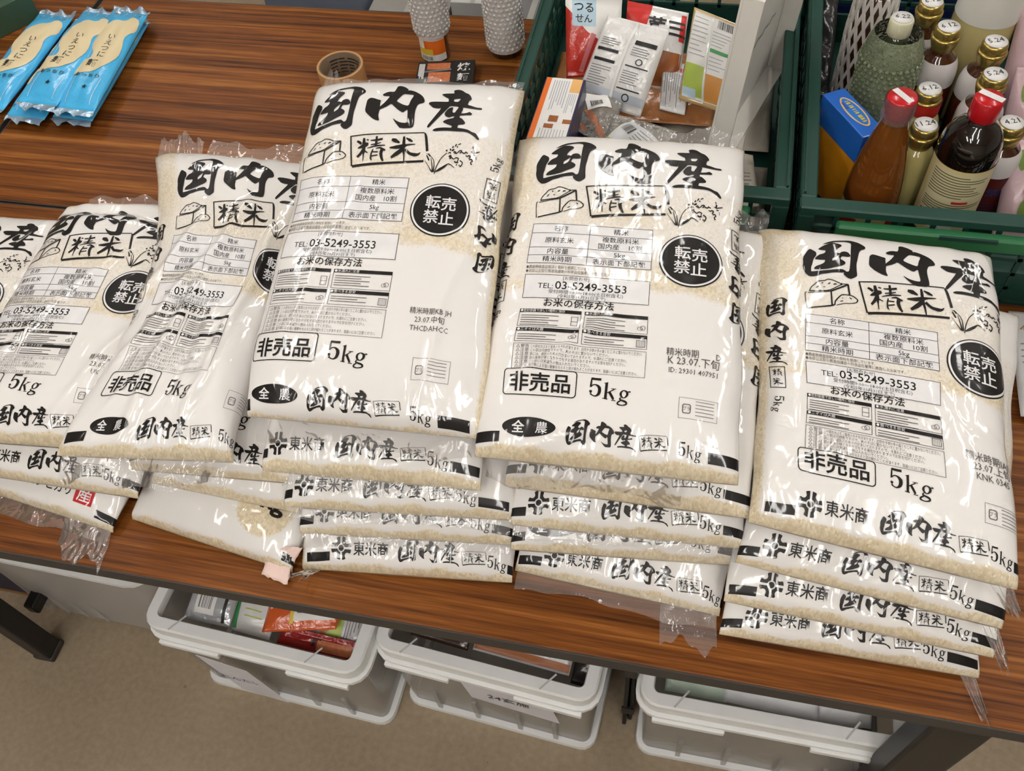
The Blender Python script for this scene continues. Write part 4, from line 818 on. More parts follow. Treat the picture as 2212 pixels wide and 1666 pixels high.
# blue noodle packs
BLUEP = M('sky_blue_noodle_film', (74, 186, 240), .35, coat=.6, coat_rough=.12, bump=(70, .25, 'noise'), var=(60, .05))
def noodle(label, x0, x1, y0, y1, z0, z1, T=.022, seed=0, skew=0.0):
    p = pouch('noodle_pack', label, 'noodle pack', (x0, y0, z0), (x1, y0-.004, z0), (x0+skew, y1, z1), (x1+skew, y1-.008, z1), T, BLUEP, 'blue noodle packs', .02, seed, .0009)
    W, L = p.W, p.L
    tan = [(.0, .30), (.10, .27), (.55, .33), (.80, .40), (.92, .50), (.90, .60), (.84, .68), (.90, .74), (.98, .78), (.95, .90), (.72, .93), (.66, .86), (.40, .86), (.16, .80), (.06, .68), (.12, .58), (.30, .50), (.28, .44), (.02, .44)]
    stick(p, 'noodle_window', tess([chaikin([(x*W, y*L) for x, y in tan])]), P_TAN, .0009, 'cream curved print')
    stick(p, 'name_lettering', [text('いえつに', .019, .52*W, .66*L, 'C', .0, 2, vertical=True), text('麺', .021, .40*W, .375*L, 'C', .02, 2)], P_BLACK, .0013)
    stick(p, 'pack_lettering', [text('もっちり', .013, .46*W, .265*L, 'C', .01, 2), text('★', .014, .55*W, .155*L, 'C', 0, 1)]+[fit_text('細いうどん入り手延べ麺', .12*W, .88*W, .945*L, .008)], P_BLACK, .0013)
    for f, a_, b_ in ((.2, .05, .27), (.82, .05, .27), (.2, .93, .985), (.45, .93, .985), (.7, .93, .985), (.9, .93, .985), (.2, .45, .56)): stick(p, 'white_stripe', line([(W*f, L*a_), (W*f, L*b_)], .0008), P_WHITE, .0011)
    for end in (0, 1):
        V = []; F = []; n = 14
        for j in range(4):
            for i in range(n):
                q = p.P[0 if not end else -1, int(i/(n-1)*(p.P.shape[1]-1))]; s = (-1 if not end else 1)
                V.append(np.array((q[0], q[1]+s*j*.005*(1+.3*math.sin(i+seed)), max(TZ+.001, q[2]+.0025*math.sin(i*1.3+j+seed)*j*.6)))-p.O)
        for j in range(3):
            for i in range(n-1): F.append((j*n+i, j*n+i+1, (j+1)*n+i+1, (j+1)*n+i))
        mesh_obj('end_seal', V, F, M('silver_blue_seal', (176, 200, 220), .25, .5, bump=(90, .5, 'noise')), p.root, True, 'shiny crimped end')
    return p
noodle('leftmost blue noodle pack, cut off at the left edge', -1.362, -1.280, .815, 1.105, .014, .014, seed=1, skew=-.006)
noodle('blue noodle pack half hidden under the middle one', -1.268, -1.188, .800, 1.088, .0125, .0125, seed=2, skew=-.012)
noodle('middle blue noodle pack lying on top of another', -1.240, -1.156, .812, 1.092, .036, .034, seed=3, skew=-.010)
noodle('lower blue noodle pack at the right end of the row', -1.176, -1.094, .806, 1.100, .0125, .0125, seed=4, skew=-.024)
noodle('rightmost blue noodle pack, on top of another beside bare table', -1.160, -1.080, .808, 1.102, .033, .033, seed=5, skew=-.030)
# green carton at the left edge
r, f = carton('carton', 'low dark green carton at the top left corner', 'carton', (-1.475, 1.105, 0), (.16, .13, .055), M('dark_green_card', (58, 82, 62), .55), -.62)
decal('printed_band', rect(.0, .012, f['front'].W, .045), f['front'], M('brown_striped_band', (96, 78, 62), .5), r, .0006)
decal('band_bars', bars(.004, .016, f['front'].W-.004, .041, 14, 3), f['front'], P_BLACK, r, .0009)
# kraft tape roll
r = thing('tape_roll', 'kraft brown packing tape roll standing behind the tallest pile', 'tape roll', (-.662, .958, TZ))
KR = M('kraft_tape', (196, 150, 100), .45, coat=.2); KC = M('grey_card_core', (112, 92, 70), .7)
lathe('tape', [(.0375, .0), (.0415, .0), (.0418, .001), (.0418, .049), (.0415, .05), (.0375, .05), (.0375, .0)], KR, r, 48, cap=False)
lathe('core', [(.0350, .0006), (.0374, .0006), (.0374, .0494), (.0350, .0494), (.0350, .0006)], KC, r, 48, cap=False)
cp = cyl_patch(0, 0, .004, .046, .0349, .0349, 2.6, .5, 30); cp.N = -cp.N if np.dot(cp.N[4, 15], cp.P[4, 15]*(1, 1, 0)) > 0 else cp.N; cp.X = np.abs(cp.X)
decal('core_print', [fine_lines(.004+k*.017, .004, .018+k*.017, .038, 5, .0028, k) for k in range(4)], cp, M('dark_core_print', (58, 48, 38), .6), r, .0004)
box('tape_end', (-.0425, -.006, .002), (-.0419, .004, .048), KR, r, 0)
# bubble wrapped sauce bottles
BUB = clear_film('bubble_wrap', (236, 234, 230), .8, .4, (160, .5), .15); BUBG = clear_film('green_bubble_wrap', (190, 204, 158), .42, .5, (150, 1.0), .12); NETW = clear_film('white_foam_net', (226, 220, 210), .75, .2, (80, .8), .3)
DARKG = M('dark_sauce_bottle', (30, 14, 10), .12, coat=1.0, coat_rough=.03, spec=.6)
def bubbles(name, r0, z0, z1, mat, parent, seg=26, size=.0042):
    """sheet of bubble wrap rolled round a bottle: a skin with raised bubbles"""
    bm = bmesh.new(); rows = int((z1-z0)/.0088); n = int(2*math.pi*r0/.0094)
    for j in range(rows):
        for i in range(n):
            a = 2*math.pi*(i+.5*(j % 2))/n; zz = z0+.004+j*.0088; rr = r0(zz) if callable(r0) else r0
            m = Matrix.Translation((rr*math.cos(a), rr*math.sin(a), zz)) @ Matrix.Rotation(a, 4, 'Z') @ Matrix.Rotation(math.pi/2, 4, 'Y')
            bmesh.ops.create_cone(bm, cap_ends=True, segments=7, radius1=size, radius2=size*.5, depth=.0032, matrix=m)
    o = bm_obj(name, bm, mat, parent, True); o['kind'] = 'stuff'; return o
def sauce(label, x, y, r, h, wrap0, seed):
    t = thing('sauce_bottle', label, 'sauce bottle', (x, y, TZ), seed*1.3)
    lathe('bottle', [(.0, 0), (r*.9, 0), (r, .004), (r, h*.55), (r*.9, h*.66), (r*.45, h*.8), (r*.38, h*.93), (r*.38, h)], DARKG, t, 28)
    lathe('cap', [(r*.46, h*.93), (r*.46, h*1.06), (0, h*1.06)], M('white_cap', (232, 230, 226), .4), t, 20)
    return t
def unwrap_patch(x, y, z0, z1, r, a_mid, half): return cyl_patch(0, 0, z0, z1, r, r, a_mid-half, a_mid+half)
t = sauce('dark sauce bottle with orange label, upper part in bubble wrap', -.518, 1.066, .0265, .22, .05, 0)
lp = cyl_patch(0, 0, .008, .085, .0269, .0269, -math.pi/2-1.1, -math.pi/2+1.1)
decal('label', rect(0, 0, .059, .075), lp, P_WHITE, t, .0002, label='white label with an orange and yellow lower part')
decal('label_colour', [rect(.018, .014, .059, .042)], lp, P_ORANGE, t, .0005); decal('label_band', rect(.006, .014, .034, .026), lp, P_YEL, t, .0008)
decal('label_bars', bars(.009, .003, .032, .011, 9, 2), lp, P_GREY, t, .0008); decal('label_spot', ellipse(.044, .058, .008, .010, 20), lp, P_RED, t, .0008)
lathe('bubble_wrap', [(.031, .056), (.032, .08), (.033, .15), (.030, .24)], BUB, t, 36, cap=False); bubbles('wrap_bubbles', .0328, .062, .235, BUB, t)
t = sauce('dark bottle fully wrapped in bubble wrap, next to the green crate', -.391, 1.094, .029, .22, .02, 2)
lp = cyl_patch(0, 0, .022, .10, .0294, .0294, -math.pi/2-1.2-2.6, -math.pi/2+1.2-2.6)
decal('label', rect(0, 0, .07, .075), lp, M('pale_label', (206, 196, 192), .5), t, .0002); decal('label_lettering', [text('名酒', .022, .035, .045, 'C', .02, 2), text('だし', .020, .035, .018, 'C', .02, 2)], lp, P_RED, t, .0006)
lathe('bubble_wrap', [(.0335, .016), (.0345, .04), (.0345, .15), (.031, .24)], BUB, t, 36, cap=False); bubbles('wrap_bubbles', .0345, .02, .235, BUB, t)
# small black printed box behind the tallest pile
r, f = carton('carton', 'small black carton with food pictures behind the tallest pile', 'carton', (-.482, .998, 0), (.104, .070, .018), M('black_gloss_card', (42, 40, 40), .3, coat=.4), .16)
decal('picture', [rect(.022, .008, .062, .036)], f['top'], M('noodle_picture', (190, 112, 72), .45, var=(160, .5)), r, .0004); decal('picture', [rect(.018, .044, .060, .062)], f['top'], M('noodle_picture', (190, 112, 72), .45), r, .0004)
decal('plate_rim', line([(.016, .038), (.060, .043)], .005), f['top'], P_GREY, r, .0006); decal('lettering', [text('焼', .024, .085, .040, 'C', .02, 2), text('麺', .022, .085, .012, 'C', .02, 2)], f['top'], P_WHITE, r, .0006); decal('small_print', fine_lines(.003, .01, .014, .06, 5, .0016, 3, True), f['top'], P_WHITE, r, .0006)

# ------------------------------------------------------------------ green stacking crates
TEAL = M('dark_teal_plastic', (26, 66, 56), .45, var=(14, .12)); GRN = M('mid_green_plastic', (44, 112, 70), .42); NAVY = M('navy_plastic', (22, 38, 78), .45)
def lattice(bm, axis, x, a0, a1, z0, z1, th, nv, nh):
    """wall of bars in the plane axis = x"""
    def b(p0, p1, q0, q1):
        if axis == 'x': bm_box(bm, x-th/2, p0, q0, x+th/2, p1, q1)
        else: bm_box(bm, p0, x-th/2, q0, p1, x+th/2, q1)
    w = .006
    for i in range(nv+1): c = a0+(a1-a0)*i/nv; b(max(a0, c-w/2), min(a1, c+w/2), z0, z1)
    for j in range(nh+1): c = z0+(z1-z0)*j/nh; b(a0, a1, c-w/2, c+w/2)
def crate(label, x0, y0, x1, y1, h, name='stacking_crate', main=TEAL, lip=GRN, zb=0.0):
    O = ((x0+x1)/2, (y0+y1)/2, TZ+zb); r = thing(name, label, 'crate', O, 0, 'green stacking crates' if main is TEAL else None); X, Y = (x1-x0)/2, (y1-y0)/2
    bm = bmesh.new(); bm_box(bm, -X+.012, -Y+.012, .003, X-.012, Y-.012, .008)
    for i in range(9): c = -X+.02+(2*X-.04)*i/8; bm_box(bm, c-.003, -Y+.012, 0, c+.003, Y-.012, .0032)
    bm_obj('base', bm, main, r)
    for ax, c, lo, hi in (('x', -X+.010, -Y+.01, Y-.01), ('x', X-.010, -Y+.01, Y-.01), ('y', -Y+.010, -X+.01, X-.01), ('y', Y-.010, -X+.01, X-.01)):
        bm = bmesh.new(); lattice(bm, ax, c, lo, hi, .004, h-.014, .005, 14 if ax == 'x' else 10, 5)
        if ax == 'x': bm_box(bm, c-.0012, lo, .004, c+.0012, hi, h*.45)
        else: bm_box(bm, lo, c-.0012, .004, hi, c+.0012, h*.35)
        bm_obj('side_wall', bm, main, r)
    bm = bmesh.new(); w = .022
    for a in ((-X, -Y, h-.014, X, -Y+w, h), (-X, Y-w, h-.014, X, Y, h), (-X, -Y+w, h-.014, -X+w, Y-w, h), (X-w, -Y+w, h-.014, X, Y-w, h)): bm_box(bm, *a, bev=.002, seg=1)
    for a in ((-X+.004, -Y+w+.004, h, -X+.007, Y-w, h+.004), (X-.007, -Y+w, h, X-.004, Y-w, h+.004)): bm_box(bm, *a)
    bm_obj('rim', bm, main, r)
    for sx in (-1, 1):
        for sy in (-1, 1): box('corner_post', (sx*(X-.011)-.011, sy*(Y-.011)-.011, 0), (sx*(X-.011)+.011, sy*(Y-.011)+.011, h-.014), main, r, .003)
    hb = bmesh.new(); k = .012
    for a in ((-X+.05, -Y-.014, h-.040, X-.05, -Y+.001, h-.016),): bm_box(hb, *a, bev=.003, seg=1)
    o = bm_obj('handle_lip', hb, lip, r); 
    box('handle_slot', (-.035, -Y-.0155, h-.022), (.035, -Y-.012, h-.0165), main, o)
    return r
crate('green stacking crate full of food packets, behind the fourth pile', -.305, .602, .112, 1.190, .155)
crate('green stacking crate full of bottles, behind the rightmost pile', .124, .590, .548, 1.178, .155)
# --- packets in the left crate
r, f = carton('carton', 'white and orange food carton standing at the left of the packet crate', 'carton', (-.232, .748, .049), (.062, .172, .098), M('navy_card', (40, 34, 72), .4, coat=.3), -.03)
tp = f['top']; W, L = tp.W, tp.L
decal('white_panel', rect(.010, .002, W-.004, L-.002), tp, P_WHITE, r, .0003); decal('orange_stripe', rect(.002, .002, .010, L-.002), tp, P_ORANGE, r, .0004); decal('orange_corner', rect(W*.68, L*.8, W-.004, L-.002), tp, M('pale_orange_print', (232, 180, 110), .4), r, .0005)
decal('small_print', [fine_lines(.014, L*.52, .040, L*.95, 7, .0012, 1, True), fine_lines(.042, L*.52, W-.006, L*.78, 5, .001, 2, True), fine_lines(.014, .006, W-.008, L*.30, 9, .0011, 3, True)], tp, M('pale_grey_print', (168, 172, 180), .5), r, .0006)
decal('food_pictures', [rect(.024, L*.40, .038, L*.48), rect(.046, L*.385, .058, L*.44), rect(.020, L*.315, .034, L*.37)], tp, P_BROWN, r, .0006)
WP = M('white_gloss_film', (226, 224, 222), .3, coat=.8, coat_rough=.08, bump=(45, .5, 'noise')); RP = M('red_gloss_film', (196, 52, 40), .3, coat=.8, coat_rough=.08, bump=(45, .5, 'noise')); CP = M('cream_gloss_film', (214, 206, 192), .35, coat=.7, coat_rough=.1, bump=(45, .5, 'noise'))
GP = M('grey_gloss_film', (198, 196, 196), .3, coat=.8, coat_rough=.08, bump=(45, .5, 'noise')); BRN = M('brown_noodle_film', (176, 116, 66), .35, coat=.8, coat_rough=.08, bump=(60, .5, 'noise'))
# plain packets lower in the crate
for i, (a, b, c_, d, z) in enumerate([(-.28, .63, -.11, .83, .028), (-.10, .632, .09, .80, .031), (-.28, .86, -.10, 1.06, .030), (-.09, .84, .09, 1.05, .028), (-.20, .84, .00, 1.02, .070), (-.18, .65, -.02, .80, .066)]):
    pouch('food_packet', ['plain packet lying deep at the front left of the packet crate', 'plain packet lying deep at the front right of the packet crate', 'plain packet lying deep at the back left of the packet crate', 'plain packet lying deep at the back right of the packet crate', 'plain packet under the leaning white packet', 'plain packet under the clear bags with labels'][i], 'packet', (a, b, z), (c_, b, z), (a, d, z), (c_, d, z), .036, CP if i % 2 else BRN, 'packets in the green crate', seed=40+i)
p = pouch('food_packet', 'red udon packet with a pale blue panel, at the back left of the crate', 'packet', (-.245, .915, .085), (-.165, .935, .085), (-.258, .998, .185), (-.165, .985, .185), .02, RP, 'packets in the green crate', seed=51)
W, L = p.W, p.L
stick(p, 'white_corner', tess([[(W*.4, L*.55), (W, L*.3), (W, L), (0, L), (0, L*.85)]]), P_WHITE); stick(p, 'blue_panel', rect(W*.12, L*.62, W*.55, L*.98), P_LBLUE, .001)
stick(p, 'lettering', [text('つる', .017, W*.33, L*.80, 'C', .01, 2), text('せん', .014, W*.33, L*.67, 'C', .01, 2), text('揚', .034, W*.82, L*.36, 'C', .04, 2)], P_BLACK, .0014); stick(p, 'noodle_picture', line([(W*.3, L*.1), (W*.5, L*.5)], .008), P_PINKR, .001)
p = pouch('food_packet', 'noodle packet with a red top, behind the leaning white packet', 'packet', (-.150, .905, .085), (-.062, .900, .085), (-.160, 1.015, .165), (-.060, .990, .165), .03, WP, 'packets in the green crate', seed=52); W, L = p.W, p.L
stick(p, 'brown_noodles', rect(W*.3, L*.04, W*.97, L*.45), P_BROWN); stick(p, 'red_corner', tess([[(0, L*.75), (W*.35, L*.72), (W*.42, L), (0, L)]]), P_RED); stick(p, 'lettering', [text('芽三', .030, W*.68, L*.66, 'C', .03, 2)], P_BLACK, .001); stick(p, 'red_stripe', rect(W*.9, L*.6, W*.98, L*.95), P_RED)
p = pouch('food_packet', 'long white packet lying on top, back side with a centre seam', 'packet', (-.218, .850, .100), (-.112, .812, .100), (-.180, .930, .195), (-.082, .898, .195), .026, WP, 'packets in the green crate', seed=53); W, L = p.W, p.L
stick(p, 'centre_seam', rect(W*.49, 0, W*.53, L), M('seam_white', (238, 237, 234), .3, coat=.8), .0016)
stick(p, 'black_bars', [rect(W*.08, L*.60, W*.42, L*.635), rect(W*.08, L*.48, W*.42, L*.515), rect(W*.60, L*.75, W*.93, L*.80), rect(W*.58, L*.50, W*.92, L*.515), rect(W*.56, L*.24, W*.90, L*.255)], P_BLACK, .001)
stick(p, 'small_print', [fine_lines(W*.1, L*.66, W*.42, L*.76, 4, .0012, 1), fine_lines(W*.08, L*.2, W*.40, L*.44, 8, .0012, 2), fine_lines(W*.6, L*.62, W*.93, L*.73, 4, .0012, 3), fine_lines(W*.58, L*.30, W*.92, L*.46, 6, .0012, 4)], P_GREY, .001)
stick(p, 'pictogram', [ellipse(W*.76, L*.57, .006, .005, 16, .7), ellipse(W*.72, L*.16, .006, .006, 16, .7)], P_BLACK, .001); stick(p, 'grey_band', rect(W*.02, L*.1, W*.98, L*.2), M('bluish_grey_print', (190, 196, 206), .4), .0008)
p = pouch('food_packet', 'packet with green and orange vegetable pictures on its back, beside the white box', 'packet', (-.058, .862, .100), (.018, .835, .100), (-.051, .953, .200), (.016, .915, .200), .022, M('gold_edge_film', (196, 166, 110), .3, coat=.8), 'packets in the green crate', seed=54); W, L = p.W, p.L
stick(p, 'white_back', rect(W*.05, L*.05, W*.97, L*.97), P_WHITE, .0008); stick(p, 'seam', rect(W*.47, L*.03, W*.50, L*.98), M('seam_white', (238, 237, 234)), .002)
stick(p, 'lime_picture', rect(W*.06, L*.08, W*.46, L*.42), P_LIME, .0012); stick(p, 'blue_corner', rect(W*.06, L*.06, W*.34, L*.16), P_LBLUE, .0015); stick(p, 'orange_picture', rect(W*.51, L*.06, W*.96, L*.36), M('carrot_print', (214, 150, 76), .4), .0012); stick(p, 'green_bar', rect(W*.53, L*.60, W*.96, L*.64), P_GREEN, .0012)
stick(p, 'small_print', [fine_lines(W*.08, L*.5, W*.44, L*.94, 9, .0012, 5), fine_lines(W*.54, L*.66, W*.94, L*.84, 5, .0011, 6), fine_lines(W*.54, L*.40, W*.94, L*.57, 4, .0011, 7)], M('pale_grey_print', (168, 172, 180)), .0012); stick(p, 'barcode', bars(W*.6, L*.87, W*.93, L*.96, 12, 4), P_BLACK, .0012)
p = pouch('food_packet', 'small grey packet with a red line of print between larger packets', 'packet', (-.086, .850, .088), (-.046, .840, .088), (-.092, .945, .112), (-.044, .930, .112), .016, GP, 'packets in the green crate', seed=55); W, L = p.W, p.L
stick(p, 'red_lettering', bars(W*.25, L*.78, W*.95, L*.87, 8, 5), P_RED, .001); stick(p, 'small_print', fine_lines(W*.1, L*.1, W*.9, L*.72, 10, .001, 8, True), P_GREY, .001)
CLR = clear_film('clear_packet_film', (210, 206, 196), .30, .5, (40, .9), .05)
p = pouch('food_packet', 'clear bag with a tilted barcode label beside the carton', 'packet', (-.205, .770, .102), (-.150, .735, .102), (-.205, .860, .115), (-.140, .832, .115), .02, CLR, 'packets in the green crate', seed=56, wr=.002); W, L = p.W, p.L
stick(p, 'label', place(rect(-.022, -.016, .022, .016), W*.42, L*.72, 1, 1, .5), P_WHITE, .0012, 'white barcode label'); stick(p, 'barcode', place(bars(-.014, -.010, .010, .002, 9, 6), W*.42, L*.72, 1, 1, .5), P_BLACK, .0016); stick(p, 'dried_food', [place(ellipse(0, 0, .008, .0035, 10), W*(.2+.6*((k*37) % 10)/10), L*(.12+.36*((k*23) % 10)/10), 1, 1, k*1.1) for k in range(16)], M('reddish_dried_food', (172, 112, 84), .6, var=(200, .4)), .0004)
p = pouch('food_packet', 'clear bag with a large diamond-set label and yellow edge, nearest the fourth pile', 'packet', (-.165, .705, .100), (-.075, .690, .100), (-.150, .795, .118), (-.050, .765, .118), .024, CLR, 'packets in the green crate', seed=57, wr=.003); W, L = p.W, p.L
stick(p, 'yellow_edge', place(rect(-.036, -.030, .036, .024), W*.5, L*.5, 1, 1, -.5), M('yellow_green_print', (190, 184, 70), .4), .0008); stick(p, 'label', place(rect(-.034, -.024, .034, .024), W*.5, L*.52, 1, 1, -.5), M('pale_label_white', (218, 220, 222), .4), .0012); stick(p, 'barcode', place(bars(-.028, -.004, -.012, .014, 8, 7), W*.5, L*.52, 1, 1, -.5), P_BLACK, .0016); stick(p, 'small_print', place(fine_lines(-.008, -.018, .030, .018, 7, .0012, 9), W*.5, L*.52, 1, 1, -.5), P_GREY, .0016)
p = pouch('food_packet', 'white packet with a few printed lines at the right of the fourth pile', 'packet', (.046, .672, .060), (.080, .684, .060), (.020, .760, .095), (.062, .752, .095), .026, CP, 'packets in the green crate', seed=58); W, L = p.W, p.L
stick(p, 'small_print', fine_lines(W*.2, L*.35, W*.85, L*.6, 4, .0012, 10), P_GREY, .001)
# white gift-box lid standing on edge across the crate: a panel with a turned-in rim
A = Vector((-.008, .722, .095)); ax = Vector((.078, .262, -.012)).normalized(); upv = Vector((.02, .01, .23)); upv = (upv-ax*upv.dot(ax)).normalized(); n_ = ax.cross(upv)
if n_.x < 0: n_ = -n_
r = thing('gift_box_lid', 'large white box lid standing on edge in the packet crate, red and green print', 'box lid', (A.x, A.y, A.z+TZ)); m = Matrix(((ax.x, n_.x, upv.x, 0), (ax.y, n_.y, upv.y, 0), (ax.z, n_.z, upv.z, 0), (0, 0, 0, 1)))
WCARD = M('white_card', (228, 224, 216), .5)
box('panel', (0, 0, 0), (.272, .004, .27), WCARD, r, .001, mtx=m)
for nm, a_, b_ in (('rim_wall', (0, .004, 0), (.272, .030, .004)), ('rim_wall', (.268, .004, .004), (.272, .030, .27)), ('rim_wall', (0, .004, .266), (.268, .030, .27)), ('rim_wall', (0, .004, .004), (.004, .030, .266))): box(nm, a_, b_, WCARD, r, .0005, mtx=m)
fp = plane_patch(tuple(m @ Vector((0, .0041, 0))), tuple(ax), tuple(upv), .272, .27)
if np.dot(fp.N[0, 0], np.array(n_)) < 0: fp.N = -fp.N
decal('red_print', [quad((.006, .018), (.024, .014), (.024, .030), (.006, .034)), quad((.010, .052), (.034, .046), (.034, .056), (.010, .062))], fp, P_RED, r, .0005); decal('green_print', quad((.014, .070), (.040, .062), (.040, .074), (.014, .082)), fp, P_GREEN, r, .0005)
decal('lettering', [line([(.10+.016*k, .120+.004*(k % 2)), (.108+.016*k, .128-.004*(k % 2))], .003) for k in range(8)], fp, P_GREY, r, .0005)

# --- bottles in the right crate
GOLD = M('gold_cap', (186, 162, 92), .25, .8); CAPW = M('white_cap_sticker', (228, 226, 224), .4); AMB = M('amber_glass', (206, 118, 46), .03, trans=.72, ior=1.33, coat=.5, coat_rough=.02); BRG = M('brown_glass', (70, 34, 16), .06, coat=1, coat_rough=.02, spec=.6); SOY = M('soy_sauce_glass', (22, 13, 10), .05, coat=1, coat_rough=.02, spec=.6); REDC = M('red_plastic_cap', (196, 24, 34), .28, coat=.4)
PALEG = M('pale_yellow_glass', (190, 176, 112), .08, coat=1, coat_rough=.03)
def bottle(label, x, y, r, h, prof, mat, cap_r, cap_h, capm, date=None, dome=.0, name='bottle', group='bottles in the green crate', rz=0.0):
    t = thing(name, label, 'bottle', (x, y, TZ+.009), rz, group)
    lathe('glass_body', [(0, 0), (r*.92, 0)]+[(r*a, h*b) for a, b in prof], mat, t, 36)
    z0 = h-cap_h
    lathe('cap', [(cap_r*.92, z0-.001), (cap_r, z0+.001), (cap_r, h-.003), (cap_r*.9, h), (0, h)], capm, t, 28)
    if date:
        d = lathe('cap_sticker', [(cap_r*.86, h+.0002), (cap_r*.86, h+.0012), (0, h+.0012)], CAPW, t, 24); cp_ = plane_patch((-cap_r, -cap_r, h+.0013), (1, 0, 0), (0, 1, 0), 2*cap_r, 2*cap_r)
        decal('sticker_writing', text(date, cap_r*.75, cap_r, cap_r*.85, 'C', .0, 1), cp_, P_BLACK, d, .0003)
    return t
GB = [(1, .02), (1, .62), (.98, .67), (.90, .72), (.74, .765), (.56, .79), (.50, .81), (.48, .86), (.46, .90)]
def gold(label, x, y, h, date, r=.031, band=True, liquid=BRG, capm=GOLD):
    t = bottle(label, x, y, r, h, GB, liquid, .0178, .014, capm, date, rz=.35)
    lathe('cap_skirt', [(.0150, h-.036), (.0188, h-.024), (.0202, h-.017), (.0202, h-.014), (.0172, h-.013)], capm, t, 28, cap=False)
    if band:
        lathe('shoulder_label', [(r*1.01, h*.56), (r*1.014, h*.625), (r*.995, h*.672), (r*.915, h*.722), (r*.79, h*.757)], M('milky_label', (214, 208, 206), .35, coat=.4), t, 36, cap=False, label='white label round the shoulder')
        p = cyl_patch(0, 0, h*.06, h*.56, r*1.012, r*1.012, -math.pi/2-1.3, -math.pi/2+1.3); decal('label', rect(0, 0, p.X[-1], p.Y[-1]), p, M('dark_red_label', (84, 26, 22), .4), t, .0003); decal('label_print', [text('純正', .016, p.X[-1]*.5, p.Y[-1]*.62, 'C', .02, 2), fine_lines(.012, .01, .05, p.Y[-1]*.5, 5, .0012, 3)], p, P_BLUE if False else M('label_blue', (40, 60, 110), .4), t, .0006)
    return t
gold('gold-capped bottle at the top of the picture, left of the large yellow bottle', .292, .990, .195, '6.12')
gold('gold-capped bottle right of the green bubble-wrapped one', .312, .930, .195, '6.12')
gold('gold-capped bottle in front of the large yellow bottle', .373, .900, .195, '5.24')
gold('gold-capped bottle with dark neck, second behind the soy sauce', .366, .826, .195, '5.24')
gold('gold-capped bottle partly hidden at the right of the soy sauce', .392, .765, .165, '4.21')
gold('gold-capped jar between the amber bottle and the soy sauce', .283, .755, .160, '11.24', r=.026, band=False, liquid=PALEG)
t = gold('red-necked bottle with a white cap label behind the amber bottle', .290, .826, .165, '6.12', r=.028, band=False, liquid=PALEG)
p = cyl_patch(0, 0, .130, .150, .0200, .0206, -math.pi/2-1.6, -math.pi/2+1.6); decal('red_neck_label', rect(0, 0, p.X[-1], p.Y[-1]), p, P_RED, t, .0012)
# soy sauce
t = bottle('soy sauce bottle with red cap and cream label, front right of the crate', .336, .716, .040, .240, [(1, .02), (1, .64), (.985, .69), (.93, .74), (.82, .785), (.64, .825), (.48, .85), (.43, .865), (.42, .90)], SOY, .0185, .030, REDC, None, rz=0)
p = cyl_patch(0, 0, .030, .150, .0404, .0404, -math.pi/2-1.55, -math.pi/2+1.35); W, L = p.X[-1], p.Y[-1]
decal('label', rect(0, 0, W, L), p, M('cream_label', (224, 206, 150), .45), t, .0003, label='cream back label crowded with small print'); decal('label_panel', rect(W*.12, L*.10, W*.86, L*.95), p, M('pale_cream_label', (222, 212, 170), .45), t, .0005)
decal('small_print', [fine_lines(W*.15, L*.60, W*.84, L*.93, 9, .0017, 1), fine_lines(W*.15, L*.36, W*.84, L*.52, 5, .0017, 2)], p, M('olive_print', (110, 106, 70), .5), t, .0007); decal('red_bars', [rect(W*.15, L*.28, W*.66, L*.315), rect(W*.48, L*.53, W*.66, L*.565)], p, P_RED, t, .0008); decal('white_strip', rect(W*.13, L*.11, W*.60, L*.26), p, P_WHITE, t, .0006); decal('small_print', fine_lines(W*.15, L*.13, W*.55, L*.24, 3, .0014, 3), p, P_GREY, t, .0008)
tp = plane_patch((-.0185, -.0185, .2402), (1, 0, 0), (0, 1, 0), .037, .037); decal('cap_sticker', place(rect(-.016, -.005, .016, .005), .021, .021, 1, 1, -.6), tp, CAPW, t, .0004)
# amber bottle
t = bottle('amber bottle with red cap and ribbed shoulder, front left of the bottle crate', .232, .710, .038, .238, [(1, .02), (1, .30), (.99, .36), (.93, .46), (.80, .60), (.62, .73), (.48, .82), (.44, .86), (.43, .90)], AMB, .0195, .030, REDC, None)
lathe('amber_liquid', [(0, .002), (.0345, .002), (.0365, .006), (.0365, .085), (.034, .112), (0, .112)], M('amber_oil', (214, 116, 34), .05, trans=.4, ior=1.4), t, 32)
p = cyl_patch(0, 0, .008, .068, .0384, .0384, -math.pi/2-1.5, -math.pi/2+1.5); W, L = p.X[-1], p.Y[-1]
decal('label', rect(0, 0, W, L), p, M('cream_label', (224, 206, 150)), t, .0003); decal('label_picture', [rect(W*.1, L*.1, W*.35, L*.7), rect(W*.72, L*.2, W*.98, L*.98)], p, P_RED, t, .0006)
tp = plane_patch((-.0195, -.0195, .2382), (1, 0, 0), (0, 1, 0), .039, .039); decal('cap_sticker', place(rect(-.016, -.0045, .016, .0045), .0195, .0195, 1, 1, -.9), tp, CAPW, t, .0004); lathe('cap_seal', [(.0205, .204), (.0203, .236)], clear_film('clear_shrink_seal', (230, 210, 210), .15, .4, (90, .4)), t, 28, cap=False)
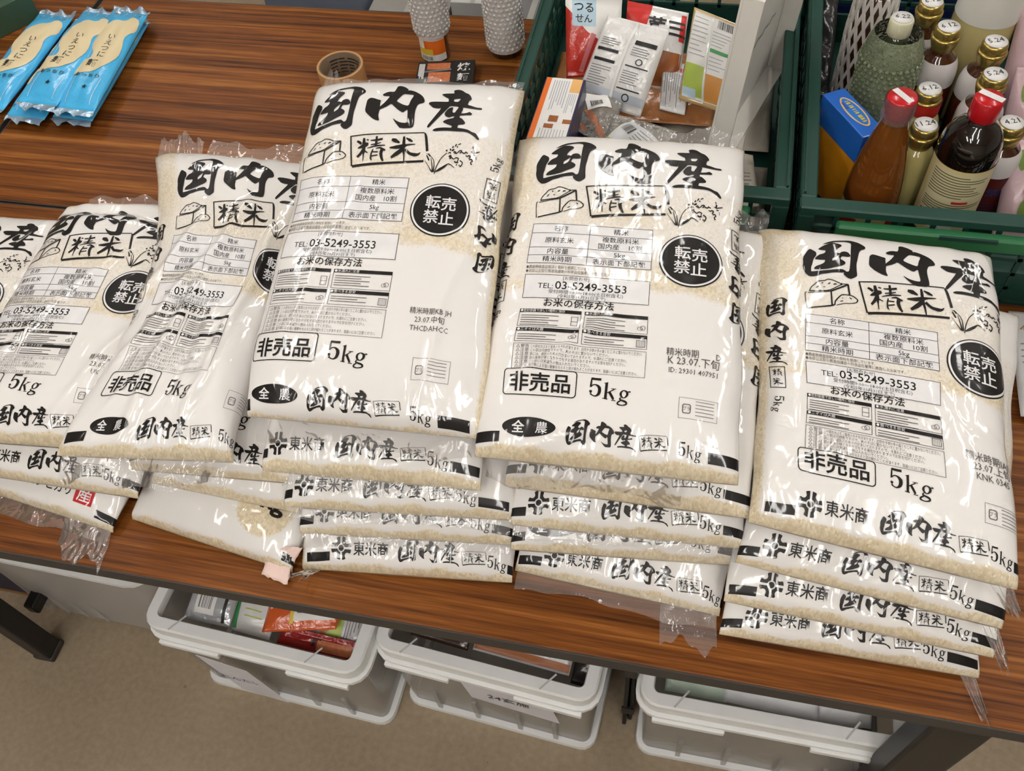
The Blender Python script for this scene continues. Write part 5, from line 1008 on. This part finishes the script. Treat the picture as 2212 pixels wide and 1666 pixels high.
# bubble-wrapped and netted bottles
t = bottle('bottle in green-tinted bubble wrap with a cream cap', .240, .898, .034, .226, [(1, .02), (1, .62), (.9, .72), (.55, .80), (.42, .84), (.42, .9)], M('dark_olive_glass', (52, 58, 36), .12, coat=1, coat_rough=.05), .0165, .024, M('cream_cap', (226, 222, 188), .4), '6.22')
lathe('bubble_wrap', [(.042, .012), (.044, .06), (.0435, .15), (.040, .185), (.033, .205)], BUBG, t, 36, cap=False); bubbles('wrap_bubbles', .0438, .02, .175, BUBG, t)
t = bottle('bottle in a white foam net sleeve at the back of the bottle crate', .216, 1.000, .030, .22, [(1, .02), (1, .62), (.9, .72), (.55, .80), (.42, .84), (.42, .9)], BRG, .015, .02, M('black_cap', (40, 38, 38), .4))
bm = bmesh.new(); n = 16
for s in (-1, 1):
    for i in range(n):
        a0 = 2*math.pi*i/n; pr_ = None
        for k in range(13):
            z_ = .012+.016*k; a = a0+s*k*.13; rr = .0345 if z_ < .14 else .0345-.06*(z_-.14); q = Vector((rr*math.cos(a), rr*math.sin(a), z_))
            if pr_ is not None:
                mm = ortho(q-pr_, Vector((math.cos(a), math.sin(a), 0)), pr_); bm_box(bm, -.0022, 0, -.0015, .0022, (q-pr_).length*1.04, .0015, mtx=mm)
            pr_ = q
o = bm_obj('foam_net', bm, M('white_foam', (226, 220, 212), .8), t)
t = bottle('large bottle of cloudy yellow drink with a white shoulder, at the top of the picture', .378, 1.012, .046, .30, [(1, .02), (1, .52), (.95, .64), (.80, .76), (.55, .88), (.40, .92), (.38, .94)], M('cloudy_yellow', (206, 190, 128), .25, coat=.8, coat_rough=.06), .02, .02, M('white_cap', (232, 230, 226)))
lathe('white_shoulder_label', [(.0463, .17), (.0440, .193), (.037, .229), (.026, .264)], M('frosted_white', (220, 218, 208), .4), t, 36, cap=False)
# blue and orange carton
r, f = carton('carton', 'blue and orange carton tilted against the side of the bottle crate', 'carton', (.186, .778, .012), (.036, .104, .150), M('royal_blue_card', (34, 104, 200), .35, coat=.3), .56, (.0, .03))
tp = f['top']; decal('brand_oval', ellipse(tp.W*.55, tp.L*.5, .012, .034, 30), tp, M('yellow_oval', (232, 190, 120), .4), r, .0004); decal('brand_oval_inner', ellipse(tp.W*.55, tp.L*.5, .0095, .031, 30), tp, M('oval_blue', (40, 120, 210), .4), r, .0006); decal('brand_small_print', bars(tp.W*.55-.002, tp.L*.5-.026, tp.W*.55+.004, tp.L*.5+.026, 11, 5, True), tp, P_YEL, r, .0009); decal('brand_small_print', [bars(tp.W*.55-.0075, tp.L*.5+.008, tp.W*.55-.004, tp.L*.5+.024, 5, 6, True)], tp, M('violet_print', (60, 50, 150), .4), r, .0009)
for s_ in ('left', 'front'): decal('orange_panel', rect(.0012, .002, f[s_].W-.0012, f[s_].L*.70), f[s_], M('mango_print', (226, 148, 30), .35, coat=.3, var=(40, .2)), r, .0005)
# pink flowered packets, black bag
FLW = M('pink_flowered_film', (206, 176, 180), .4, coat=.4, bump=(40, .3, 'noise'))
for i, (xx, yy, zt) in enumerate([(.452, .745, .135), (.458, .865, .165), (.462, .965, .20)]):
    p = pouch('packet', ['pink flowered packet at the right edge, nearest', 'pink flowered packet at the right edge, middle one', 'pink flowered packet at the right edge, farthest'][i], 'packet', (xx-.045, yy-.05, .03), (xx+.06, yy-.05, .03), (xx-.045, yy+.035, zt), (xx+.06, yy+.035, zt), .05, FLW, 'pink flowered packets', seed=70+i); W, L = p.W, p.L
    stick(p, 'leaves', [ellipse(W*.25, L*.3, .006, .016, 14), ellipse(W*.45, L*.65, .012, .006, 14), ellipse(W*.15, L*.8, .005, .014, 14)], M('leaf_green_print', (112, 136, 60), .45), .001); stick(p, 'flowers', [ellipse(W*.3, L*.5, .010, .010, 16), ellipse(W*.12, L*.15, .009, .009, 16)], M('mauve_print', (172, 130, 150), .45), .0012)
pouch('plastic_bag', 'crumpled black bag at the back left of the bottle crate', 'bag', (.140, .960, .045), (.176, .965, .045), (.140, 1.150, .11), (.178, 1.150, .11), .06, M('black_bag', (38, 36, 38), .3, coat=.5, bump=(30, .9, 'noise')), seed=80, wr=.004)
# navy mesh crate behind the bottles
crate('navy blue mesh crate behind the bottles', .16, 1.215, .62, 1.55, .20, 'mesh_crate', NAVY, NAVY, -.2)
# folded white paper bag at the right edge
p = pouch('paper_packet', 'pale grey printed packet at the right edge beside the rightmost pile', 'packet', (.425, .40, .012), (.60, .40, .012), (.425, .572, .014), (.60, .572, .014), .02, M('pale_grey_paper', (206, 204, 204), .5), seed=81); W, L = p.W, p.L
stick(p, 'emblem', [line([(W*.06, L*.80), (W*.12, L*.88), (W*.18, L*.80)], .002), line([(W*.08, L*.80), (W*.16, L*.80)], .0015), line([(W*.10, L*.80), (W*.10, L*.85)], .0015), line([(W*.14, L*.80), (W*.14, L*.85)], .0015)], M('gold_print', (150, 128, 70), .5), .001, 'small house-shaped emblem'); stick(p, 'small_print', [fine_lines(W*.05, L*.45, W*.6, L*.68, 4, .0016, 4)], P_GREY, .001)
# ------------------------------------------------------------------ under and behind the tables
CW = M('white_box_plastic', (242, 242, 240), .4); CT = clear_film('translucent_box_plastic', (228, 224, 216), .24, .15, (12, .15), .25)
def rrect(hx, hy, r, n=5):
    pts = []
    for cx, cy, a0 in ((hx-r, -hy+r, -90), (hx-r, hy-r, 0), (-hx+r, hy-r, 90), (-hx+r, -hy+r, 180)):
        for k in range(n): a = math.radians(a0+90*k/(n-1)); pts.append((cx+r*math.cos(a), cy+r*math.sin(a)))
    return pts
def loft(name, hx, hy, r, prof, mat, parent, closed=True, label=None):
    """rounded-rectangle ring swept through a profile of (inset, height)"""
    V = []; F = []; rings = []
    for ins, z in prof:
        q = rrect(hx-ins, hy-ins, max(.004, r-ins)); rings.append(len(V)); V += [(x, y, z) for x, y in q]
    n = len(rrect(hx, hy, r)); m = len(prof)
    for i in range(m if closed else m-1):
        a, b = rings[i], rings[(i+1) % m]
        for k in range(n): k2 = (k+1) % n; F.append((a+k, a+k2, b+k2, b+k))
    o = mesh_obj(name, V, F, mat, parent, False, label); return autosmooth(o, 35)
def storage_box(label, cx, cy, w, d, h, rz, note=None):
    t = thing('storage_box', label, 'storage box', (cx, cy, 0), rz, 'clear storage boxes with white rims under the table')
    X, Y = w/2, d/2
    loft('rim', X, Y, .030, [(0, h-.030), (0, h-.004), (.003, h), (.020, h), (.022, h-.004), (.022, h-.016), (.018, h-.016), (.018, h-.006), (.004, h-.006), (.004, h-.030)], CW, t)
    loft('rim_step', X, Y, .030, [(-.006, h-.044), (-.006, h-.034), (.004, h-.032), (.006, h-.044)], CW, t)
    loft('wall', X, Y, .028, [(.006, h-.03), (.014, .012), (.017, .012), (.009, h-.03)], CT, t)
    loft('foot_rim', X, Y, .030, [(.004, .0), (.002, .010), (.004, .018), (.014, .018), (.016, .006), (.016, .0)], CW, t)
    box('box_floor', (-X+.018, -Y+.018, .004), (X-.018, Y-.018, .008), CT, t)
    for fx in (-.30, -.10, .12, .30):
        box('rib', (fx*w-.004, -Y+.006, .02), (fx*w+.004, -Y+.011, h*.34), CT, t)
    for s in (-1, 1): box('rim_clip', (s*w*.30-.055, -Y-.011, h-.056), (s*w*.30+.055, -Y-.003, h-.042), CW, t, .002)
    for fx in (-.33, .30): decal('rim_joint', line([(X+fx*w-.012, .004), (X+fx*w+.006, .030)], .003), plane_patch((-X, -Y, h), (1, 0, 0), (0, 1, 0), w, .05), M('rim_shadow_line', (196, 196, 194), .5), t, .0004)  # light grey line drawn across the rim at each joint
    return t
t1 = storage_box('clear storage box with a slanted paper note, left under the table', -.619, .297, .386, .515, .318, -.045)
t2 = storage_box('clear storage box with a handwritten paper note, middle under the table', -.2315, .318, .364, .500, .318, -.07)
t3 = storage_box('clear storage box of white bags, right under the table', .193, .322, .392, .500, .318, .0)
NOTE = M('white_note_paper', (222, 220, 226), .6)
def paper_note(label, cx, cy, z0, w, h, rz, slant, body, size, ink):
    t = thing('paper_note', label, 'paper', (cx, cy, z0), rz)
    V = [(-w/2, 0, h), (w/2, 0, h*.86), (w/2+slant, .0, 0), (-w/2+slant, .0, .02)]
    V2 = [(x, y+.0006, z) for x, y, z in V]; mesh_obj('sheet', V+V2, [(3, 2, 1, 0), (4, 5, 6, 7), (0, 1, 5, 4), (1, 2, 6, 5), (2, 3, 7, 6), (3, 0, 4, 7)], NOTE, t)
    p = plane_patch((-w/2, 0, 0), (1, 0, 0), (0, 0, 1), w, h); decal('handwriting', text(body, size, w*.5+slant*.3, h*.45, 'C', .0, 2), p, ink, t, .0008)
    return t
INKB = M('blue_pen', (70, 74, 130), .6)
paper_note('slanted white paper note stuck on the left storage box', -.690, .0275, .085, .085, .185, -.045, .03, 'れんたい', .020, INKB)
paper_note('white paper note with black handwriting on the middle storage box', -.212, .0625, .172, .150, .105, -.07, .012, '24玄施', .024, P_BLACK)
def lowpouch(label, FL, FR, BL, BR, T, mat, seed):
    return pouch('food_packet', label, 'packet', FL, FR, BL, BR, T, mat, 'packets in the storage boxes', seed=seed, crimp=.015)
def fill(cx, cy, n, mats, z0, dz, w, d, tag_, seed):
    for i in range(n):
        z = z0+dz*i; s = (i % 2)*2-1
        lowpouch(tag_[i], (cx-w/2+s*.008, cy-d/2, z), (cx+w/2+s*.008, cy-d/2, z), (cx-w/2-s*.006, cy+d/2, z), (cx+w/2-s*.006, cy+d/2, z), dz*.96, mats[i % len(mats)], seed+i)
ORD = ['lowest', 'second', 'third', 'fourth', 'fifth']
WP2 = M('pale_packet_film', (214, 206, 200), .4, coat=.4, bump=(40, .4, 'noise')); PK2 = M('pinkish_packet_film', (206, 186, 180), .4, coat=.4, bump=(40, .4, 'noise'))
fill(-.615, .36, 5, [WP2, PK2], -.66, .046, .27, .28, [o+' packet in the pile inside the left storage box' for o in ORD], 100)
fill(-.225, .38, 5, [PK2, WP2], -.66, .046, .25, .26, [o+' packet in the pile inside the middle storage box' for o in ORD], 110)
fill(.193, .38, 5, [WP2], -.66, .046, .28, .26, [o+' packet in the pile inside the right storage box' for o in ORD], 120)
SILV = M('silver_film', (206, 208, 212), .22, .35, coat=.6, bump=(40, .7, 'noise'))
p = lowpouch('silver packet with a barcode in the left storage box', (-.776, .085, -.425), (-.690, .082, -.425), (-.772, .30, -.400), (-.690, .30, -.400), .026, SILV, 130); W, L = p.W, p.L
stick(p, 'label', rect(W*.2, L*.06, W*.62, L*.3), P_WHITE, .001); stick(p, 'barcode', bars(W*.26, L*.1, W*.54, L*.22, 9, 2), P_GREY, .0014); stick(p, 'black_bar', rect(W*.80, L*.02, W*.86, L*.35), P_BLACK, .001)
p = lowpouch('white packet with a green edge in the left storage box', (-.690, .082, -.432), (-.618, .076, -.432), (-.692, .30, -.402), (-.612, .30, -.402), .024, WP, 131); W, L = p.W, p.L
stick(p, 'green_edge', rect(W*.02, L*.02, W*.12, L*.95), P_GREEN, .001); stick(p, 'lime_lettering', fine_lines(W*.3, L*.1, W*.8, L*.3, 4, .002, 3), P_LIME, .001)
p = lowpouch('orange packet with a white and yellow panel in the left storage box', (-.625, .080, -.408), (-.500, .104, -.398), (-.640, .27, -.400), (-.500, .29, -.388), .024, M('orange_film', (214, 96, 44), .3, coat=.8, coat_rough=.08, bump=(40, .5, 'noise')), 132); W, L = p.W, p.L
stick(p, 'white_panel', rect(W*.38, L*.08, W*.96, L*.6), P_WHITE, .001); stick(p, 'yellow_edge', rect(W*.36, L*.06, W*.41, L*.6), P_YEL, .0013); stick(p, 'lettering', fine_lines(W*.06, L*.05, W*.16, L*.5, 2, .004, 4, True), P_WHITE, .001); stick(p, 'small_print', fine_lines(W*.45, L*.12, W*.9, L*.5, 7, .0014, 5), P_GREY, .0014)
p = lowpouch('grey packet with a yellow label at the right of the left storage box', (-.560, .082, -.432), (-.460, .078, -.432), (-.545, .27, -.395), (-.452, .27, -.395), .022, GP, 133); W, L = p.W, p.L
stick(p, 'yellow_label', rect(W*.25, L*.08, W*.62, L*.34), P_LIME, .001); stick(p, 'bean_picture', ellipse(W*.32, L*.16, .009, .010, 18), P_BROWN, .0014); stick(p, 'small_print', fine_lines(W*.66, L*.06, W*.95, L*.4, 6, .0014, 6, True), P_GREY, .001)
p = lowpouch('red packet along the front of the left storage box', (-.602, .072, -.425), (-.462, .066, -.425), (-.590, .098, -.408), (-.462, .092, -.408), .012, M('dark_red_film', (150, 30, 28), .25, coat=.9, coat_rough=.05, bump=(50, .6, 'noise')), 134); W, L = p.W, p.L
stick(p, 'food_picture', rect(W*.5, L*.1, W*.95, L*.7), M('noodle_picture', (190, 112, 72)), .001); stick(p, 'lettering', text('麺', .016, W*.48, L*.3, 'C', .03, 2), P_BLACK, .0014)
p = lowpouch('long packet with an orange edge and small print in the middle storage box', (-.275, .118, -.420), (-.115, .104, -.420), (-.262, .27, -.398), (-.100, .26, -.398), .024, GP, 140); W, L = p.W, p.L
stick(p, 'orange_edge', rect(W*.01, L*.02, W*.99, L*.10), P_BROWN, .001); stick(p, 'small_print', [fine_lines(W*.08, L*.13, W*.55, L*.30, 3, .002, 7), bars(W*.62, L*.12, W*.72, L*.3, 9, 8)], P_GREY, .0012); stick(p, 'blue_mark', rect(W*.74, L*.12, W*.79, L*.3), P_BLUE, .0012)
lowpouch('dark brown packet at the left of the middle storage box', (-.385, .128, -.432), (-.285, .118, -.432), (-.380, .30, -.410), (-.280, .29, -.410), .03, M('dark_brown_film', (70, 46, 36), .3, coat=.7, bump=(40, .5, 'noise')), 141)
lowpouch('black packet at the right of the middle storage box', (-.112, .098, -.436), (-.066, .094, -.436), (-.105, .28, -.420), (-.060, .27, -.420), .03, M('black_film', (44, 40, 40), .3, coat=.7, bump=(40, .5, 'noise')), 142)
SOFT = M('white_plastic_bag', (224, 224, 226), .4, coat=.3, bump=(26, .9, 'noise'), trans=.0)
lowpouch('clear bag with green print in the right storage box', (.035, .112, -.430), (.130, .110, -.430), (.035, .33, -.40), (.135, .33, -.40), .05, M('greenish_bag', (190, 206, 190), .35, coat=.6, bump=(30, .9, 'noise'), var=(26, .25)), 150)
lowpouch('crumpled white bag in the middle of the right storage box', (.125, .110, -.425), (.265, .104, -.425), (.125, .35, -.395), (.27, .35, -.395), .06, SOFT, 151)
lowpouch('white bag folded at the right end of the right storage box', (.265, .106, -.435), (.345, .112, -.435), (.262, .33, -.40), (.350, .33, -.40), .04, SOFT, 152)
# frosted container at the left
FR_ = clear_film('frosted_plastic', (214, 210, 206), .62, .15, (9, .25), .3)
t = thing('frosted_container', 'frosted plastic container under the table, left of the storage boxes', 'container', (-1.025, .335, 0), -.02)
loft('wall', .185, .215, .045, [(-.012, .32), (.008, .012), (.011, .012), (-.009, .32)], FR_, t); box('container_floor', (-.165, -.195, .002), (.165, .195, .012), FR_, t); loft('rim', .197, .227, .05, [(0, .312), (0, .322), (.012, .322), (.012, .312)], CW, t)
for k in range(4): box('rib', (-.165+k*.045, -.214+.0, .03), (-.159+k*.045, -.208, .29), FR_, t)
for i, (z, mt) in enumerate([(-.655, WP2), (-.600, M('red_packet_film', (176, 70, 66), .4, coat=.4)), (-.545, WP2), (-.490, M('red_packet_film', (176, 70, 66)))]):
    lowpouch(['lowest packet inside the frosted container', 'lower red packet inside the frosted container', 'pale packet inside the frosted container', 'upper red packet inside the frosted container'][i], (-1.13, .20, z), (-.90, .20, z), (-1.13, .46, z), (-.90, .46, z), .05, mt, 160+i)
# brown cartons with navy print at the far left
KCARD = M('kraft_card', (150, 108, 66), .7)
for i, (x, y, sz) in enumerate([(-1.330, .30, (.20, .30, .20)), (-1.545, .28, (.20, .30, .26))]):
    r, f = carton('carton', ['brown carton with navy panel behind the table leg', 'brown carton with navy panel at the lower left edge'][i], 'carton', (x, y, -TZ), sz, KCARD, .0)
    for s_ in ('top', 'front'): decal('navy_panel', rect(.02, .02, f[s_].W-.02, f[s_].L-.02), f[s_], M('navy_print', (26, 30, 58), .5), r, .0006)
# things standing on the floor beyond the tables
for i, (x, y, sz, c, lb) in enumerate([(-1.02, 1.78, (.26, .36, .46), (120, 128, 146), 'blue-grey storage carton on the floor beyond the tables'), (-.76, 1.74, (.20, .34, .45), (150, 146, 140), 'beige-grey carton on the floor beyond the tables'), (-.60, 1.76, (.11, .34, .47), (196, 196, 194), 'narrow white carton on the floor beyond the tables'), (-.46, 1.74, (.15, .34, .44), (120, 118, 120), 'grey carton on the floor behind the sauce bottles')]):
    r, f = carton('carton', lb, 'carton', (x, y, -TZ), sz, M('far_card_%d' % i, c, .6), 0)
    decal('tape_strip', rect(f['top'].W*.45, 0, f['top'].W*.55, f['top'].L), f['top'], M('clear_tape', (170, 168, 160), .3), r, .0006)
r, f = carton('carton', 'black carton on the floor beyond the tables, beside the green crate', 'carton', (-.25, 1.78, -TZ), (.24, .36, .46), M('black_card', (26, 26, 32), .5), 0)
decal('blue_stripe', rect(.0, .02, f['top'].W, .05), f['top'], M('deep_blue_print', (40, 60, 190), .4), r, .0006)

# black panel standing between the middle and right storage boxes
r = thing('folded_panel', 'black folded panel standing between the middle and right storage boxes', 'panel', (-.0195, .34, 0)); BP = M('black_panel', (24, 23, 23), .6)
box('panel_leaf', (-.008, -.22, .0), (-.001, .22, .36), BP, r, .002); box('panel_leaf', (.001, -.21, .0), (.008, .22, .35), BP, r, .002)
for z in (.08, .28): box('hinge', (-.0105, -.222, z), (.0105, -.218, z+.03), LEGM, r)
